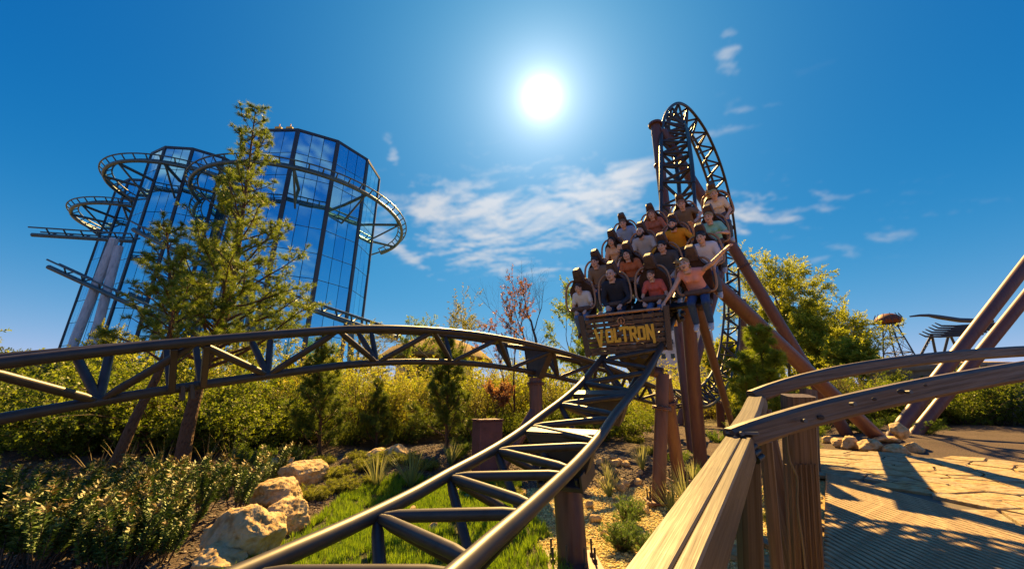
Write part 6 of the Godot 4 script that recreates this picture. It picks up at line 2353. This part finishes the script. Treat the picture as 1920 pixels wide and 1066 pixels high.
func train() -> void:
	M.heads = [make_head(false), make_head(true)]
	M.hands = [make_hand(0.85), make_hand(0.15)]
	M.legs = [make_legs(0.0), make_legs(1.0)]
	M.hair = {}
	for k in ["short", "ring", "long", "blown", "tail", "beard"]:
		M.hair[k] = make_hair(k).mesh()
	M.weave = bump_tex(256, 0.02, 90, 6.0)
	M.denim = noise_tex(256, 0.03, [Color(0.7, 0.72, 0.76), Color(0.9, 0.92, 0.95), Color(1, 1, 1), Color(0.86, 0.88, 0.92)], 91)
	seat_parts()
	var brown := lin(0.06, 0.032, 0.018)
	var dark := lin(0.022, 0.015, 0.012)
	var blond := lin(0.40, 0.24, 0.08)
	var grey := lin(0.16, 0.14, 0.12)
	var grip_wide := [Vector3(0.27, 0.15, 0.1), Vector3(0.13, 0.125, 0.33)]
	var rows := [
		[[{"s": 0.82, "shirt": lin(0.85, 0.83, 0.78), "hair": brown, "cut": "short", "jeans": lin(0.13, 0.22, 0.40), "shoe": lin(0.14, 0.06, 0.03), "legs": 1, "look": Vector3(0, -0.2, 0)}, "boy in a white T-shirt and light jeans in the front row"],
			[{"s": 1.04, "shirt": lin(0.03, 0.034, 0.05), "hair": grey, "cut": "ring", "sleeve": 1.2, "jeans": lin(0.02, 0.04, 0.09), "shout": 1.5}, "balding man in a dark navy sweater behind the wooden prow"],
			[{"s": 0.82, "f": true, "shirt": lin(0.75, 0.16, 0.12), "hair": lin(0.12, 0.06, 0.03), "cut": "tail", "jeans": lin(0.09, 0.17, 0.34), "look": Vector3(0, -0.25, 0.1), "arml": [Vector3(0.29, 0.17, 0.1), Vector3(0.24, 0.1, 0.33)]}, "girl in a coral T-shirt leaning towards the woman with raised arm"],
			[{"f": true, "shirt": lin(0.92, 0.40, 0.30), "sleeve": 0.12, "hair": blond, "cut": "blown", "lean": Vector3(-0.1, 0.0, 0.1), "look": Vector3(-0.1, -0.2, 0.25), "shout": 1.8, "armr": [Vector3(0.36, 0.6, 0.16), Vector3(0.56, 0.8, 0.2), 1], "arml": [Vector3(0.36, 0.24, 0.22), Vector3(0.57, 0.06, 0.36), 1], "jeans": lin(0.03, 0.08, 0.2)}, "shouting woman in a salmon top flinging one arm up"]],
		[[{"shirt": lin(0.22, 0.18, 0.14), "hair": brown, "cut": "short"}, "man in an olive-grey T-shirt behind the boy in white"],
			[{"f": true, "shirt": lin(0.58, 0.18, 0.07), "hair": dark, "cut": "long blown", "jeans": lin(0.02, 0.02, 0.025)}, "laughing woman with long dark hair in a rust T-shirt"],
			[{"shirt": lin(0.09, 0.09, 0.095), "hair": dark, "cut": "short", "look": Vector3(0, -0.2, 0)}, "man in a charcoal T-shirt behind the coral girl"],
			[{"shirt": lin(0.8, 0.78, 0.82), "hair": dark, "cut": "short", "look": Vector3(0, -0.25, 0.08), "sleeve": 0.8}, "young man in a white T-shirt behind the woman with raised arm"]],
		[[{"f": true, "s": 0.97, "shirt": lin(0.78, 0.52, 0.34), "hair": dark, "cut": "long", "sleeve": 1.2}, "woman in a snug beige long-sleeved top"],
			[{"s": 1.05, "shirt": lin(0.58, 0.57, 0.55), "hair": dark, "cut": "beard", "sleeve": 0.75, "jeans": lin(0.03, 0.03, 0.035)}, "bald bearded man in a light grey shirt"],
			[{"s": 1.05, "shirt": lin(0.82, 0.36, 0.02), "hair": dark, "cut": "short beard", "sleeve": 1.2, "arml": [Vector3(0.4, 0.24, 0.12), Vector3(0.56, 0.17, 0.3), 1], "armr": [Vector3(0.35, 0.28, 0.1), Vector3(0.46, 0.32, 0.3), 1], "jeans": lin(0.02, 0.02, 0.03)}, "bearded man in a bright yellow sweatshirt with arms spread"],
			[{"f": true, "shirt": lin(0.3, 0.68, 0.56), "hair": blond, "cut": "tail", "look": Vector3(0, -0.2, 0.1), "arml": [Vector3(0.33, 0.36, 0.12), Vector3(0.34, 0.62, 0.22), 1], "armr": [Vector3(0.3, 0.25, 0.15), Vector3(0.2, 0.36, 0.34), 1]}, "woman in a mint green top with hands thrown up"]],
		[[{"shirt": lin(0.28, 0.44, 0.72), "hair": lin(0.20, 0.11, 0.05), "cut": "short", "sleeve": 0.8}, "rider in a light blue shirt in the rear row"],
			[{"f": true, "shirt": lin(0.44, 0.18, 0.13), "hair": lin(0.25, 0.10, 0.04), "cut": "long", "sleeve": 1.2}, "woman in a russet long-sleeved jumper in the rear row"],
			[{"shirt": lin(0.2, 0.16, 0.125), "hair": lin(0.34, 0.14, 0.05), "cut": "short", "arml": [Vector3(0.4, 0.28, 0.1), Vector3(0.5, 0.2, 0.34), 1], "armr": [Vector3(0.38, 0.3, 0.1), Vector3(0.26, 0.3, 0.36), 1]}, "red-haired man in a taupe T-shirt with open arms"],
			[{"f": true, "shirt": lin(0.85, 0.76, 0.64), "hair": lin(0.55, 0.34, 0.10), "cut": "blown"}, "woman in a cream top with blond hair streaming out"]]]
	var names := ["front car of the train, right behind the wooden prow", "second car of the train, behind the front car", "third car of the train, between second and rear car", "rear car of the train, highest on the slope"]
	for r in 4:
		var m := m_of([17.05, 18.2, 19.2, 20.15][r])
		var f := car(m, names[r], r == 0)
		for k in 4:
			var q: Array = rows[r][k]
			var s: float = q[0].get("s", 1.0)
			var g := f.translated_local(Vector3((k - 1.5) * 0.765, 0.63 - (1.0 - s) * 0.12, 0.03))
			person(g, q[0], q[1])
	nose_basket(m_of(17.0) - 0.95)


func _ready() -> void:
	rng.seed = 20240
	var cam := Camera3D.new()
	cam.name = "camera"
	cam.position = Vector3(0, EYE, 0)
	cam.rotation = Vector3(TILT, 0, 0)
	cam.fov = rad_to_deg(2.0 * atan(533.0 / F))
	cam.near = 0.05
	cam.far = 5000.0
	add_child(cam)
	cam.current = true
	var sp := P(1016, 182, 10.0) - Vector3(0, EYE, 0)
	sun_dir = sp.normalized()
	var env := Environment.new()
	env.background_mode = Environment.BG_SKY
	env.sky = Sky.new()
	var pm := PanoramaSkyMaterial.new()
	pm.panorama = make_sky()
	env.sky.sky_material = pm
	env.tonemap_mode = Environment.TONE_MAPPER_LINEAR
	env.tonemap_exposure = EXPOSURE
	env.sdfgi_enabled = true
	env.ssao_enabled = true
	env.ssil_enabled = true
	var we := WorldEnvironment.new()
	we.name = "world_environment"
	we.environment = env
	add_child(we)
	var sun := DirectionalLight3D.new()
	sun.name = "sun"
	sun.light_color = Color(1.0, 0.81, 0.48)
	sun.light_energy = 1.6
	sun.light_angular_distance = 0.5
	sun.shadow_enabled = true
	add_child(sun)
	sun.look_at_from_position(sun_dir * 100.0, Vector3.ZERO, Vector3.UP)

	materials()
	land()
	path_and_deck()
	tracks_and_columns()
	backdrop()
	fence()
	M.ico1 = ico(1)
	rocks()
	plants()
	ground_cover()
	train()
